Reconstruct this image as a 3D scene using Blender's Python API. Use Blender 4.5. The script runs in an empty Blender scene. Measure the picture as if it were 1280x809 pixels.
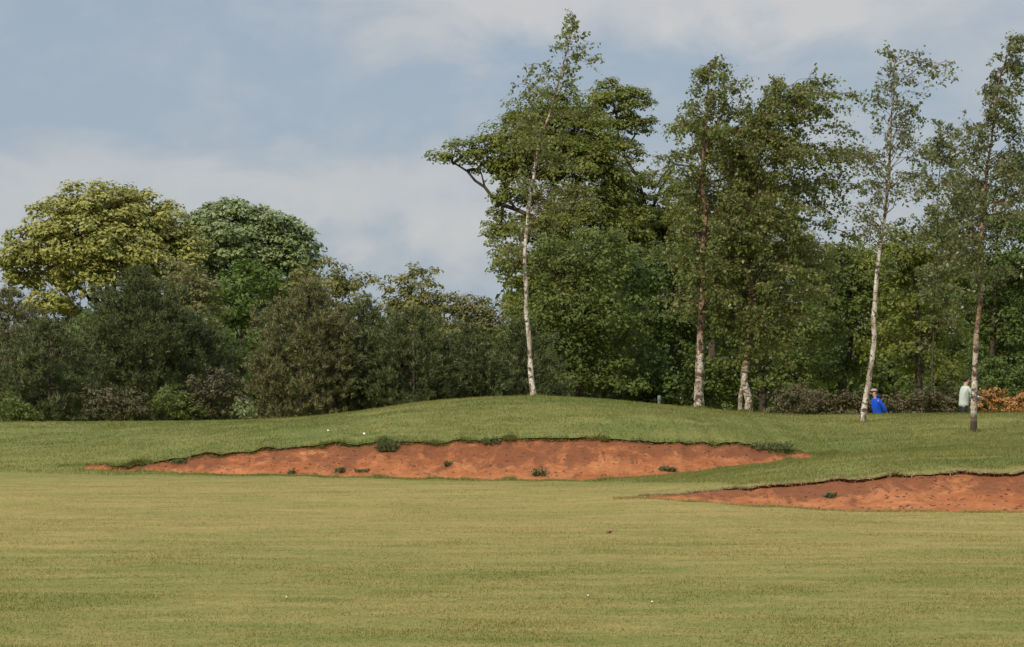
import bpy, math, random
import numpy as np
from mathutils import Vector, Matrix

R = np.random.default_rng(7)
random.seed(7)
C = bpy.context.scene
COL = C.collection
F = 3630.0                      # focal length in pixels of the 1280 px wide photograph
CAM_Z = 1.6
HOR = 500.0                     # eye level row in the photograph

# ------------------------------------------------------------------ helpers
def px(u, Y):                   # metres to the side for a column at distance Y
    return (u - 640.0) * Y / F
def pz(v, Y):                   # height for a row at distance Y
    return CAM_Z - (v - HOR) * Y / F
def P3(u, v, Y):
    return np.array([px(u, Y), Y, pz(v, Y)])

def hash2(ix, iy, seed):
    h = (ix.astype(np.int64) * 374761393 + iy.astype(np.int64) * 668265263 + seed * 974711) & 0xffffffff
    h = ((h ^ (h >> 13)) * 1274126177) & 0xffffffff
    return ((h ^ (h >> 16)) & 0xffff) / 65535.0
def vnoise(x, y, seed=0):
    x = np.asarray(x, float); y = np.asarray(y, float)
    x, y = np.broadcast_arrays(x, y)
    ix = np.floor(x); iy = np.floor(y); fx = x - ix; fy = y - iy
    fx = fx * fx * (3 - 2 * fx); fy = fy * fy * (3 - 2 * fy)
    a = hash2(ix, iy, seed); b = hash2(ix + 1, iy, seed); c = hash2(ix, iy + 1, seed); d = hash2(ix + 1, iy + 1, seed)
    return (a + (b - a) * fx) * (1 - fy) + (c + (d - c) * fx) * fy - 0.5
def fnoise(x, y, seed=0, oct=3):
    s = 0; a = 1.0
    for k in range(oct):
        s = s + a * vnoise(np.asarray(x) * 2 ** k, np.asarray(y) * 2 ** k, seed + k); a *= 0.5
    return s

def mesh_np(name, V, faces_flat, n, mat, parent=None, smooth=False):
    """V (N,3); faces_flat (M*n) indices of n-gons"""
    me = bpy.data.meshes.new(name)
    V = np.ascontiguousarray(V, dtype=np.float32)
    M = len(faces_flat) // n
    me.vertices.add(len(V)); me.vertices.foreach_set('co', V.ravel())
    me.loops.add(len(faces_flat)); me.loops.foreach_set('vertex_index', np.asarray(faces_flat, dtype=np.int32))
    me.polygons.add(M)
    me.polygons.foreach_set('loop_start', np.arange(0, M * n, n, dtype=np.int32))
    me.polygons.foreach_set('loop_total', np.full(M, n, dtype=np.int32))
    if smooth: me.polygons.foreach_set('use_smooth', np.ones(M, dtype=bool))
    me.update(calc_edges=True); me.validate()
    me.materials.append(mat)
    o = bpy.data.objects.new(name, me); COL.objects.link(o)
    if parent is not None:
        o.parent = parent
    return o

def empty(name, loc):
    o = bpy.data.objects.new(name, None); COL.objects.link(o); o.location = Vector([float(c) for c in loc])
    o.empty_display_size = 0.3
    return o
def tag(o, label=None, cat=None, group=None, kind=None):
    if label: o['label'] = label
    if cat: o['category'] = cat
    if group: o['group'] = group
    if kind: o['kind'] = kind
    return o

class Tubes:
    def __init__(s): s.V = []; s.Fq = []; s.n = 0
    def add(s, pts, radii, sides=6):
        pts = np.asarray(pts, float); radii = np.asarray(radii, float)
        m = len(pts)
        d = np.gradient(pts, axis=0); d /= (np.linalg.norm(d, axis=1)[:, None] + 1e-9)
        ref = np.array([0, 1.0, 0.13]); 
        a = np.cross(d, ref); a /= (np.linalg.norm(a, axis=1)[:, None] + 1e-9)
        b = np.cross(d, a)
        th = np.arange(sides) * 2 * math.pi / sides
        ring = pts[:, None, :] + radii[:, None, None] * (np.cos(th)[None, :, None] * a[:, None, :] + np.sin(th)[None, :, None] * b[:, None, :])
        s.V.append(ring.reshape(-1, 3))
        i = np.arange(m - 1)[:, None] * sides; j = np.arange(sides)[None, :]; j2 = (j + 1) % sides
        f = np.stack([i + j, i + j2, i + sides + j2, i + sides + j], -1).reshape(-1) + s.n
        s.Fq.append(f); s.n += m * sides
    def build(s, name, mat, parent=None, origin=None):
        V = np.concatenate(s.V)
        if origin is not None: V = V - origin
        return mesh_np(name, V, np.concatenate(s.Fq), 4, mat, parent, smooth=True)

def unit(v):
    return v / (np.linalg.norm(v, axis=-1, keepdims=True) + 1e-9)
def rand_dirs(n):
    v = R.normal(size=(n, 3)); return unit(v)

def leaves(P, N, size, ratio=0.55):
    """rhombic, slightly folded leaves"""
    n = len(P)
    T = unit(np.cross(N, rand_dirs(n))); B = np.cross(N, T)
    s = (size * R.uniform(0.45, 1.45, n) ** 1.0)[:, None]
    a = P - T * s; b = P + B * s * ratio + N * s * 0.12 ; c = P + T * s; d = P - B * s * ratio + N * s * 0.12
    V = np.stack([a, b, c, d], 1).reshape(-1, 3)
    return V, np.arange(4 * n)
def blades(P, D, L, w):
    """thin upright triangles: base P, direction D, length L, width w"""
    n = len(P)
    S = unit(np.cross(D, rand_dirs(n)))
    a = P - S * (w * 0.5)[:, None]; b = P + S * (w * 0.5)[:, None]; c = P + D * L[:, None]
    return np.stack([a, b, c], 1).reshape(-1, 3), np.arange(3 * n)

# ------------------------------------------------------------------ node helpers
class NT:
    def __init__(s, nt): s.nt = nt; s.N = nt.nodes; s.L = nt.links
    def n(s, t, **kw):
        o = s.N.new(t)
        for k, v in kw.items(): setattr(o, k, v)
        return o
    def put(s, sock, v):
        if isinstance(v, bpy.types.NodeSocket): s.L.new(v, sock)
        elif v is not None: sock.default_value = v
    def math(s, op, a, b=None, c=None, clamp=False):
        o = s.n('ShaderNodeMath', operation=op); o.use_clamp = clamp
        s.put(o.inputs[0], a)
        if b is not None: s.put(o.inputs[1], b)
        if c is not None: s.put(o.inputs[2], c)
        return o.outputs[0]
    def mix(s, f, a, b, mode='MIX'):
        o = s.n('ShaderNodeMix', data_type='RGBA', blend_type=mode)
        s.put(o.inputs[0], f); s.put(o.inputs[6], a); s.put(o.inputs[7], b)
        return o.outputs[2]
    def noise(s, vec, scale, detail=4, rough=0.55, dist=0):
        o = s.n('ShaderNodeTexNoise')
        s.put(o.inputs['Vector'], vec); s.put(o.inputs['Scale'], scale); s.put(o.inputs['Detail'], detail)
        s.put(o.inputs['Roughness'], rough); s.put(o.inputs['Distortion'], dist)
        return o.outputs['Fac']
    def mapping(s, vec, scale, loc=(0, 0, 0)):
        o = s.n('ShaderNodeMapping'); s.put(o.inputs['Vector'], vec); o.inputs['Scale'].default_value = scale; o.inputs['Location'].default_value = loc
        return o.outputs[0]
    def sstep(s, v, a, b):
        o = s.n('ShaderNodeMapRange', interpolation_type='SMOOTHSTEP'); s.put(o.inputs[0], v)
        o.inputs[1].default_value = a; o.inputs[2].default_value = b
        return o.outputs[0]

def c4(r, g, b): return (r, g, b, 1.0)

def new_mat(name):
    m = bpy.data.materials.new(name); m.use_nodes = True
    m.node_tree.nodes.clear()
    t = NT(m.node_tree); out = t.n('ShaderNodeOutputMaterial')
    return m, t, out

def leaf_mat(name, c1, c2, c3=None, p3=0.0, rough=0.55, trans=0.28, patch=0.6, spec=0.3):
    """c1..c2: colour range of the foliage, c3: a few odd leaves (share p3)"""
    m, t, out = new_mat(name)
    geo = t.n('ShaderNodeNewGeometry'); rnd = geo.outputs['Random Per Island']
    tc = t.n('ShaderNodeTexCoord')
    nz = t.noise(tc.outputs['Object'], patch, 3)
    f = t.math('ADD', t.math('MULTIPLY', rnd, 0.6), t.math('MULTIPLY', t.sstep(nz, 0.3, 0.7), 0.4))
    col = t.mix(f, c4(*c1), c4(*c2))
    if c3 is not None:
        r2 = t.math('FRACT', t.math('MULTIPLY', rnd, 17.31))
        col = t.mix(t.math('LESS_THAN', r2, p3), col, c4(*c3))
    b = t.n('ShaderNodeBsdfPrincipled'); t.put(b.inputs['Base Color'], col); b.inputs['Roughness'].default_value = rough
    b.inputs['Specular IOR Level'].default_value = spec
    tr = t.n('ShaderNodeBsdfTranslucent')
    t.put(tr.inputs['Color'], t.mix(0.5, col, c4(c2[0] * 1.2, c2[1] * 1.2, c2[2] * 0.7)))
    mx = t.n('ShaderNodeMixShader'); mx.inputs[0].default_value = trans
    t.L.new(b.outputs[0], mx.inputs[1]); t.L.new(tr.outputs[0], mx.inputs[2]); t.L.new(mx.outputs[0], out.inputs[0])
    return m

def plain_mat(name, col, rough=0.8, var=0.25, scale=12, spec=0.2):
    m, t, out = new_mat(name)
    tc = t.n('ShaderNodeTexCoord'); nz = t.noise(tc.outputs['Object'], scale, 5)
    c = t.mix(nz, c4(*[x * (1 - var) for x in col]), c4(*[min(1, x * (1 + var)) for x in col]))
    b = t.n('ShaderNodeBsdfPrincipled'); t.put(b.inputs['Base Color'], c); b.inputs['Roughness'].default_value = rough
    b.inputs['Specular IOR Level'].default_value = spec
    bp = t.n('ShaderNodeBump'); bp.inputs['Strength'].default_value = 0.4; t.put(bp.inputs['Height'], nz); bp.inputs['Distance'].default_value = 0.02
    t.L.new(bp.outputs[0], b.inputs['Normal'])
    t.L.new(b.outputs[0], out.inputs[0])
    return m

# ------------------------------------------------------------------ grass colours (shared by turf and blades)
def grass_colour(t, pos):
    sep = t.n('ShaderNodeSeparateXYZ'); t.put(sep.inputs[0], pos)
    Y = sep.outputs[1]
    big = t.noise(t.mapping(pos, (0.10, 0.16, 0)), 1.0, 4, 0.6, 0.5)
    mid = t.noise(t.mapping(pos, (0.45, 0.8, 0), (31, 7, 0)), 1.0, 5, 0.65, 0.8)
    streak = t.noise(t.mapping(pos, (0.30, 0.55, 0), (5, 3, 0)), 1.0, 6, 0.72, 1.5)
    fine = t.noise(t.mapping(pos, (3.0, 3.0, 3.0), (1, 2, 0)), 1.0, 5, 0.7)
    # worn, straw coloured fairway band in front of the bunkers
    wob = t.math('ADD', Y, t.math('MULTIPLY', t.math('SUBTRACT', big, 0.5), 14.0))
    band = t.math('MULTIPLY', t.sstep(wob, 25.0, 37.0), t.sstep(wob, 64.0, 50.0))
    dry = t.math('ADD', t.math('MULTIPLY', t.sstep(mid, 0.36, 0.68), 0.45), t.math('MULTIPLY', t.sstep(streak, 0.38, 0.66), 0.35))
    dry = t.math('ADD', dry, t.math('MULTIPLY', t.math('SUBTRACT', fine, 0.5), 1.2))
    dry = t.math('ADD', dry, t.math('MULTIPLY', band, 0.38), clamp=True)
    lawn = t.mix(dry, c4(0.166, 0.170, 0.040), c4(0.335, 0.250, 0.090))
    # longer, greener grass on the mound
    mnd = t.math('ADD', t.math('MULTIPLY', t.sstep(mid, 0.35, 0.7), 0.5), t.math('MULTIPLY', t.sstep(big, 0.35, 0.65), 0.35))
    mnd = t.math('ADD', mnd, t.math('MULTIPLY', t.math('SUBTRACT', fine, 0.5), 0.5), clamp=True)
    mound = t.mix(mnd, c4(0.122, 0.146, 0.034), c4(0.255, 0.225, 0.070))
    X = sep.outputs[0]
    # boundary of the mown lawn follows the bunkers
    edge = t.math('SUBTRACT', Y, t.math('SUBTRACT', 60.5, t.math('MULTIPLY', t.sstep(X, 0.5, 4.5), 15.5)))
    edge = t.math('ADD', edge, t.math('MULTIPLY', t.math('SUBTRACT', mid, 0.5), 3.0))
    col = t.mix(t.sstep(edge, -3.0, 2.0), lawn, mound)
    return col, fine, mid

def turf_mat():
    m, t, out = new_mat('turf')
    tc = t.n('ShaderNodeTexCoord'); pos = tc.outputs['Object']
    col, fine, mid = grass_colour(t, pos)
    vf = t.noise(t.mapping(pos, (14, 14, 14)), 1.0, 4, 0.7)
    col = t.mix(t.sstep(vf, 0.3, 0.75), t.mix(1.0, col, c4(0.74, 0.77, 0.68), 'MULTIPLY'), t.mix(1.0, col, c4(1.18, 1.15, 1.1), 'MULTIPLY'))
    b = t.n('ShaderNodeBsdfPrincipled'); t.put(b.inputs['Base Color'], col); b.inputs['Roughness'].default_value = 0.9
    b.inputs['Specular IOR Level'].default_value = 0.1
    bp = t.n('ShaderNodeBump'); bp.inputs['Strength'].default_value = 0.55; bp.inputs['Distance'].default_value = 0.06
    t.put(bp.inputs['Height'], t.math('ADD', vf, fine)); t.L.new(bp.outputs[0], b.inputs['Normal'])
    t.L.new(b.outputs[0], out.inputs[0])
    return m
def blade_mat(name='grass_blades', mul=(1, 1, 1)):
    m, t, out = new_mat(name)
    tc = t.n('ShaderNodeTexCoord'); pos = tc.outputs['Object']
    col, fine, mid = grass_colour(t, pos)
    geo = t.n('ShaderNodeNewGeometry')
    col = t.mix(1.0, col, t.mix(geo.outputs['Random Per Island'], c4(0.88 * mul[0], 0.90 * mul[1], 0.8 * mul[2]), c4(1.28 * mul[0], 1.22 * mul[1], 1.2 * mul[2])), 'MULTIPLY')
    b = t.n('ShaderNodeBsdfPrincipled'); t.put(b.inputs['Base Color'], col); b.inputs['Roughness'].default_value = 0.6
    b.inputs['Specular IOR Level'].default_value = 0.2
    tr = t.n('ShaderNodeBsdfTranslucent'); t.put(tr.inputs['Color'], col)
    mx = t.n('ShaderNodeMixShader'); mx.inputs[0].default_value = 0.35
    t.L.new(b.outputs[0], mx.inputs[1]); t.L.new(tr.outputs[0], mx.inputs[2]); t.L.new(mx.outputs[0], out.inputs[0])
    return m
def sand_mat():
    m, t, out = new_mat('red_sand')
    tc = t.n('ShaderNodeTexCoord'); pos = tc.outputs['Object']
    n1 = t.noise(t.mapping(pos, (0.8, 0.8, 3.0)), 1.0, 5, 0.65, 0.6)
    n2 = t.noise(t.mapping(pos, (5, 5, 9)), 1.0, 6, 0.7)
    n3 = t.noise(t.mapping(pos, (1.7, 0.6, 1.6), (9, 2, 0)), 1.0, 6, 0.75, 0.6)
    att = t.n('ShaderNodeAttribute'); att.attribute_name = 'soil'          # damp subsoil, plus shade below the turf lip painted into the colour
    sand = t.mix(t.sstep(n1, 0.3, 0.7), c4(0.33, 0.108, 0.038), c4(0.50, 0.200, 0.078))
    sand = t.mix(t.sstep(n2, 0.35, 0.7), t.mix(1.0, sand, c4(0.74, 0.70, 0.68), 'MULTIPLY'), sand)
    soil = t.mix(n2, c4(0.13, 0.052, 0.024), c4(0.28, 0.095, 0.038))
    f = t.math('ADD', att.outputs['Fac'], t.math('MULTIPLY', t.math('SUBTRACT', n3, 0.5), 3.2))
    col = t.mix(t.sstep(f, 0.30, 0.80), sand, soil)
    sp = t.noise(t.mapping(pos, (9, 9, 13), (4, 4, 4)), 1.0, 3, 0.6)
    col = t.mix(t.sstep(sp, 0.61, 0.68), col, c4(0.12, 0.055, 0.03))
    b = t.n('ShaderNodeBsdfPrincipled'); t.put(b.inputs['Base Color'], col); b.inputs['Roughness'].default_value = 0.95
    b.inputs['Specular IOR Level'].default_value = 0.1
    bp = t.n('ShaderNodeBump'); bp.inputs['Strength'].default_value = 0.8; bp.inputs['Distance'].default_value = 0.08
    t.put(bp.inputs['Height'], t.math('ADD', n2, n1)); t.L.new(bp.outputs[0], b.inputs['Normal'])
    t.L.new(b.outputs[0], out.inputs[0])
    return m

TURF = turf_mat(); BLADE = blade_mat(); SAND = sand_mat()

# ------------------------------------------------------------------ terrain
def edge_curve(us, vs, Ds):
    us = np.array(us, float); vs = np.array(vs, float); Ds = np.array(Ds, float)
    return px(us, Ds), Ds, pz(vs, Ds)
xs_in = np.arange(-13.5, 13.5, 0.07)
gx = 13.5 * 1.16 ** np.arange(1, 34)
X = np.concatenate([-gx[::-1], xs_in, gx]); nX = len(X)

def row(curve): return np.interp(X, curve[0], curve[1]), np.interp(X, curve[0], curve[2])
def smooth1(a, k):
    ker = np.hanning(k + 2)[1:-1]; ker /= ker.sum()
    return np.convolve(np.pad(a, (k // 2, k // 2), mode='edge'), ker, mode='valid')[:len(a)]

# front edges (F) and turf lips (L) of the two bunkers, ridge of the mound (Rg)
uF1 = [-60, 80, 147, 267, 417, 492, 560, 660, 760, 829, 916, 974, 1014, 1100, 1217, 1340]
F1 = edge_curve(uF1, [580, 585.5, 589.5, 593, 596.5, 598.5, 600, 601.5, 600.5, 595, 584, 577, 573, 560, 551, 548],
                [63, 62.6, 62.3, 61, 60.2, 60, 59.8, 59.6, 59.6, 60, 61, 61.8, 62.3, 62.3, 62.3, 62.3])
uL1 = [-60, 80, 147, 200, 267, 342, 399, 455, 504, 560, 609, 667, 771, 887, 945, 1000, 1018, 1100, 1217, 1340]
L1 = edge_curve(uL1, [579.3, 582.5, 580, 573.5, 567, 559.5, 553.5, 554.5, 551, 551, 548.5, 545.5, 548, 553, 555, 564, 569.5, 559, 550, 547],
                [63.4, 63.0, 62.7, 62.9, 62.6, 62.4, 62.2, 62.2, 62.1, 62.1, 62.0, 62.0, 62.0, 62.6, 63.0, 63.0, 62.8, 62.8, 62.8, 62.8])
F2 = edge_curve([-60, 700, 800, 850, 900, 1000, 1100, 1280, 1480, 1560, 1700], [627, 627, 622.5, 626.5, 630, 636, 638.5, 640, 640, 622, 615],
                [46, 46, 45.6, 44.4, 43.6, 42.6, 42.2, 42.0, 42.2, 43.5, 44])
L2 = edge_curve([-60, 700, 795, 850, 900, 1000, 1080, 1150, 1280, 1400, 1480, 1560, 1700], [623.5, 623.5, 620.5, 616.5, 612, 603.5, 596, 591.5, 588, 587, 590, 607, 610],
                [46.4, 46.4, 46.2, 45.7, 45.4, 44.9, 44.6, 44.3, 44.2, 44.2, 44.2, 44.4, 44.5])
Rg = edge_curve([-900, -60, 100, 200, 300, 360, 400, 440, 480, 520, 570, 620, 660, 700, 760, 820, 880, 950, 1000, 1100, 1280, 1340, 2000],
                [529, 528.5, 528, 527, 526, 523, 520.5, 516, 510, 504, 499, 496.5, 496, 496.5, 500, 505.5, 511.5, 517, 519, 518, 516.5, 516, 516],
                [77] * 23)
YF1, ZF1 = row(F1); YL1, ZL1 = row(L1); YF2, ZF2 = row(F2); YL2, ZL2 = row(L2); YR, ZR = row(Rg)
ZR = smooth1(ZR, 25)
for a in (YF1, ZF1, ZL1, YF2, ZF2, ZL2): a[:] = smooth1(a, 7)
def tip_mask(x, a, b, s=0.5):
    return np.clip((x - a) / s, 0, 1) * np.clip((b - x) / s, 0, 1)
x1a, x1b = px(105, 62.7), px(1014, 62.5)
x2a, x2b = px(806, 46), px(1530, 43)
S1 = tip_mask(X, x1a, x1b, 0.5); S2 = tip_mask(X, x2a, x2b, 0.9)
# ragged turf edges
YL1 = YL1 + S1 * (0.28 * fnoise(X * 1.1, 0.3, 5, 2) + 0.16 * fnoise(X * 4.2, 3.3, 6, 2))
ZL1 = ZL1 + S1 * (0.07 * fnoise(X * 0.9, 9.3, 8, 2) + 0.09 * fnoise(X * 3.2, 7.3, 9, 3))
YF1 = YF1 + S1 * (0.35 * fnoise(X * 0.9, 5.3, 11, 3)); ZF1 = ZF1 + S1 * 0.05 * fnoise(X * 1.3, 1.7, 12, 3)
YL2 = YL2 + S2 * (0.22 * fnoise(X * 1.3, 0.3, 15, 2) + 0.12 * fnoise(X * 5, 3.3, 16, 2))
ZL2 = ZL2 + S2 * (0.03 * fnoise(X * 1.3, 9.3, 18, 2) + 0.06 * fnoise(X * 3.8, 7.3, 19, 3))
YF2 = YF2 + S2 * (0.25 * fnoise(X * 1.2, 5.3, 21, 3)); ZF2 = ZF2 + S2 * 0.035 * fnoise(X * 1.5, 2.7, 22, 3)
YF1 = np.minimum(YF1, YL1 - 0.12); YF2 = np.minimum(YF2, YL2 - 0.12)

Z52 = smooth1(np.interp(X, [-12, 1.2, 2.5, 3.5, 5, 6.5, 9, 20], [0.01, 0.01, 0.07, 0.19, 0.42, 0.60, 0.68, 0.7]), 15)
one = np.ones(nX)
keysY = [-60 * one, 12 * one, 30 * one, YF2, YL2, 52.5 * one, YF1, YL1, YR, YR + 6, 91 * one, 130 * one, 3000 * one]
keysZ = [0 * one, 0 * one, 0 * one, ZF2, ZL2, Z52, ZF1, ZL1, ZR, ZR - 0.45, 0.2 * one, 0.2 * one, 0.2 * one]
KY = np.stack(keysY, 1); KZ = np.stack(keysZ, 1)
h = np.diff(KY, axis=1); dl = np.diff(KZ, axis=1) / h
m = np.zeros_like(KY)
w1 = 2 * h[:, 1:] + h[:, :-1]; w2 = h[:, 1:] + 2 * h[:, :-1]
same = (dl[:, 1:] * dl[:, :-1]) > 0
with np.errstate(divide='ignore', invalid='ignore'):
    m[:, 1:-1] = np.where(same, (w1 + w2) / (w1 / dl[:, :-1] + w2 / dl[:, 1:]), 0)
segs = [6, 10, 60, 14, 26, 26, 16, 46, 14, 10, 6, 14]
rowsY, rowsZ, rowtag = [], [], []
LEDGE1 = 0.04 * S1; LEDGE2 = 0.03 * S2
for k in range(len(segs)):
    n = segs[k]
    for i in range(n):
        t = i / n
        if k == 11: t = t ** 3
        Yk = KY[:, k] + h[:, k] * t
        a = (1 + 2 * t) * (1 - t) ** 2; b = t * (1 - t) ** 2; c = t * t * (3 - 2 * t); d = t * t * (t - 1)
        Zk = a * KZ[:, k] + b * h[:, k] * m[:, k] + c * KZ[:, k + 1] + d * h[:, k] * m[:, k + 1]
        tg = 'g'
        if k == 3 or k == 6:
            S, led = (S2, LEDGE2) if k == 3 else (S1, LEDGE1)
            tg = 'b2' if k == 3 else 'b1'
            if i > 0:
                tt = t * n / (n - 1)                      # last sand row sits right under the lip
                prof = 0.55 * tt + 0.45 * tt ** 2.2
                Zs = KZ[:, k] + (KZ[:, k + 1] - led * (1.0 + 1.1 * fnoise(X * 1.9, k, 31, 3)) - KZ[:, k]) * prof - 0.035 * np.sin(math.pi * min(1, tt * 3)) 
                Zs = Zs + 0.10 * fnoise(X * 1.7, Yk * 2.4, 40 + k, 4) * math.sin(math.pi * tt)
                Zs = Zs + 0.075 * fnoise(X * 5.0, Yk * 5.0, 50 + k, 3) * math.sin(math.pi * tt)
                Zk = Zk * (1 - S) + Zs * S
                Ys = KY[:, k] + h[:, k] * min(tt, 1.0)
                Ys = Ys + (tt > 0.999) * 0.05
                Yk = Yk * (1 - S) + Ys * S
        elif Yk.max() < 2000:
            Zk = Zk + 0.012 * fnoise(X * 0.8, Yk * 0.8, 60, 3) * (k >= 2) + 0.05 * fnoise(X * 0.35, Yk * 0.35, 61, 2) * (k in (7, 8)) * math.sin(math.pi * t)
        if i == 0 and k in (4, 7):                         # overhanging turf lip
            S = S2 if k == 4 else S1
            Yk = Yk - 0.07 * S; Zk = Zk - 0.012 * S
        rowsY.append(Yk); rowsZ.append(Zk); rowtag.append(tg)
rowsY.append(KY[:, -1]); rowsZ.append(KZ[:, -1]); rowtag.append('g')
GY = np.stack(rowsY, 0); GZ = np.stack(rowsZ, 0); nR = len(rowsY)
def ground_z(x, Y):
    x = np.atleast_1d(np.asarray(x, float)); Y = np.atleast_1d(np.asarray(Y, float))
    out = np.zeros(len(x)); idx = np.clip(np.searchsorted(X, x), 1, nX - 1)
    for j in np.unique(idx):
        s = idx == j
        z0 = np.interp(Y[s], GY[:, j - 1], GZ[:, j - 1]); z1 = np.interp(Y[s], GY[:, j], GZ[:, j])
        f = (x[s] - X[j - 1]) / (X[j] - X[j - 1]); out[s] = z0 * (1 - f) + z1 * f
    return out
GXg = np.broadcast_to(X, GY.shape)
V = np.stack([GXg, GY, GZ], -1).reshape(-1, 3)
ri = np.arange(nR - 1)[:, None] * nX; ci = np.arange(nX - 1)[None, :]
quads = np.stack([ri + ci, ri + ci + 1, ri + nX + ci + 1, ri + nX + ci], -1)        # (nR-1, nX-1, 4)
rt = np.array(rowtag[:-1])
Xm = 0.5 * (X[1:] + X[:-1])
b1 = (rt == 'b1')[:, None] & ((Xm > x1a) & (Xm < x1b))[None, :]
b2 = (rt == 'b2')[:, None] & ((Xm > x2a) & (Xm < x2b))[None, :]
# tongues of turf creeping down the sand and a ragged front edge
def submesh(name, mask, mat):
    q = quads[mask].reshape(-1)
    used, inv = np.unique(q, return_inverse=True)
    return mesh_np(name, V[used], inv, 4, mat, smooth=True), used
g, _ = submesh('ground', ~(b1 | b2), TURF); tag(g, kind='structure')
def soil_shade_attr(o, used, S, YF, YL):
    yy = used // nX; xx = used % nX
    tt = (GY.reshape(-1)[used] - YF[xx]) / (YL[xx] - YF[xx] + 1e-6)
    v = np.clip((tt - 0.12) / 0.60, 0, 1) * 0.74 + 0.12 * (tt > 0.9)
    a = o.data.attributes.new('soil', 'FLOAT', 'POINT'); a.data.foreach_set('value', v.astype(np.float32))
o, used = submesh('sand_bunker', b1, SAND); soil_shade_attr(o, used, S1, YF1, YL1)
tag(o, 'long red sand bunker cut into the front of the grassy mound', 'sand bunker', kind='structure')
o, used = submesh('sand_bunker', b2, SAND); soil_shade_attr(o, used, S2, YF2, YL2)
tag(o, 'nearer red sand bunker running out of the right edge of the photo', 'sand bunker', kind='structure')

def on_ground(u, v, lo=20, hi=80):
    """first point of the ground along a sight line"""
    Y = np.linspace(lo, hi, 2400); x = px(u, Y)
    z = ground_z(x, Y); s = np.where(z >= pz(v, Y))[0]
    i = s[0] if len(s) else len(Y) - 1
    return np.array([x[i], Y[i], z[i]])

# ------------------------------------------------------------------ grass blades (uncountable: one object of stuff)
def blade_field(n, y0, y1, hmin, hmax, w, power=1.0, sel=None, mat=BLADE, name='grass', margin=1.12):
    Y = y0 * (y1 / y0) ** R.random(n) if power == 1.0 else y0 + (y1 - y0) * R.random(n) ** power
    x = (R.random(n) - 0.5) * 2 * (640 * margin / F) * Y
    keep = vnoise(x * 0.9, Y * 0.9, 77) + 0.5 * vnoise(x * 4, Y * 4, 78) > R.uniform(-0.8, 0.2, n)
    if sel is not None: keep &= sel(x, Y)
    x = x[keep]; Y = Y[keep]; n = len(x)
    z = ground_z(x, Y) - 0.004
    D = unit(np.stack([R.normal(0.12, 0.45, n), R.normal(0, 0.45, n), np.ones(n)], 1))
    L = R.uniform(hmin, hmax, n) * (1 + 0.8 * vnoise(x * 1.3, Y * 1.3, 79))
    return blades(np.stack([x, Y, z], 1), D, L, np.full(n, w) * R.uniform(.6, 1.4, n))
def not_sand(x, Y):
    f1 = np.interp(x, X, YF1); l1 = np.interp(x, X, YL1); f2 = np.interp(x, X, YF2); l2 = np.interp(x, X, YL2)
    in1 = (Y > f1) & (Y < l1 - 0.06) & (x > x1a) & (x < x1b); in2 = (Y > f2) & (Y < l2 - 0.06) & (x > x2a) & (x < x2b)
    return ~(in1 | in2)
parts = [blade_field(330000, 17, 60, 0.010, 0.024, 0.010, sel=not_sand),
         blade_field(330000, 44, 79, 0.025, 0.06, 0.016, power=0.9,
                     sel=lambda x, Y: not_sand(x, Y) & (Y > np.where(x < 1.5, 60.3, np.interp(x, [1.5, 4], [60.3, 45]))))]
# turf fringe hanging over the lips and creeping in at the front edges
def fringe(YE, xa, xb, n, hmin, hmax, dy, down, th=(-0.7, 0.35)):
    x = R.uniform(xa, min(xb, 11), n)
    dens = fnoise(x * 2.2, 0.5, 91, 3) > R.uniform(th[0], th[1], n); x = x[dens]; n = len(x)
    Y = np.interp(x, X, YE) + R.normal(0, dy, n) 
    z = ground_z(x, np.interp(x, X, YE) + (0.0 if down else 0))
    z = np.where(Y < np.interp(x, X, YE), z, ground_z(x, Y)) if down else ground_z(x, Y)
    D = unit(np.stack([R.normal(0.1, 0.5, n), R.normal(-0.7 if down else 0, 0.4, n), R.normal(0.25 if down else 1, 0.5 if down else 0.2, n)], 1))
    return blades(np.stack([x, Y, z], 1), D, R.uniform(hmin, hmax, n), np.full(n, 0.018))
parts += [fringe(YL1, x1a + .5, x1b, 26000, 0.07, 0.17, 0.07, True, (0.22, 0.5)), fringe(YL2, x2a + 1, x2b, 9000, 0.04, 0.11, 0.05, True, (0.2, 0.5)), fringe(YF1, x1a + 1.2, x1b, 16000, 0.05, 0.12, 0.12, False, (0.2, 0.5)),
          fringe(YL1, x1a, x1b, 9000, 0.03, 0.10, 0.05, True), fringe(YF1, x1a + 1.2, x1b + .8, 15000, 0.02, 0.06, 0.12, False),
          fringe(YF2, x2a - .5, x2b, 14000, 0.015, 0.05, 0.10, False), fringe(YL1, x1a - .6, x1a + 1.0, 1500, 0.02, 0.05, 0.12, False), fringe(YL1, x1b - .9, x1b + .6, 5000, 0.03, 0.1, 0.15, False)]
Vb = np.concatenate([p[0] for p in parts])
o = mesh_np('grass', Vb, np.arange(len(Vb)), 3, BLADE); tag(o, kind='stuff')
# bleached straw along the lip of the nearer bunker and the rim of the long one
STRAW = leaf_mat('straw', (0.30, 0.23, 0.11), (0.52, 0.42, 0.24), trans=0.3, rough=0.7)
p1 = fringe(YL2, x2a, x2b, 7500, 0.03, 0.09, 0.03, True); p2 = fringe(YL1, x1a, x1b, 2600, 0.04, 0.10, 0.03, True)
p3 = fringe(YL2, x2a - 0.1, x2a + 1.6, 2500, 0.03, 0.07, 0.025, True)
Vb = np.concatenate([p1[0], p2[0], p3[0]])
o = mesh_np('dry_grass', Vb, np.arange(len(Vb)), 3, STRAW); tag(o, kind='stuff')

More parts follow.
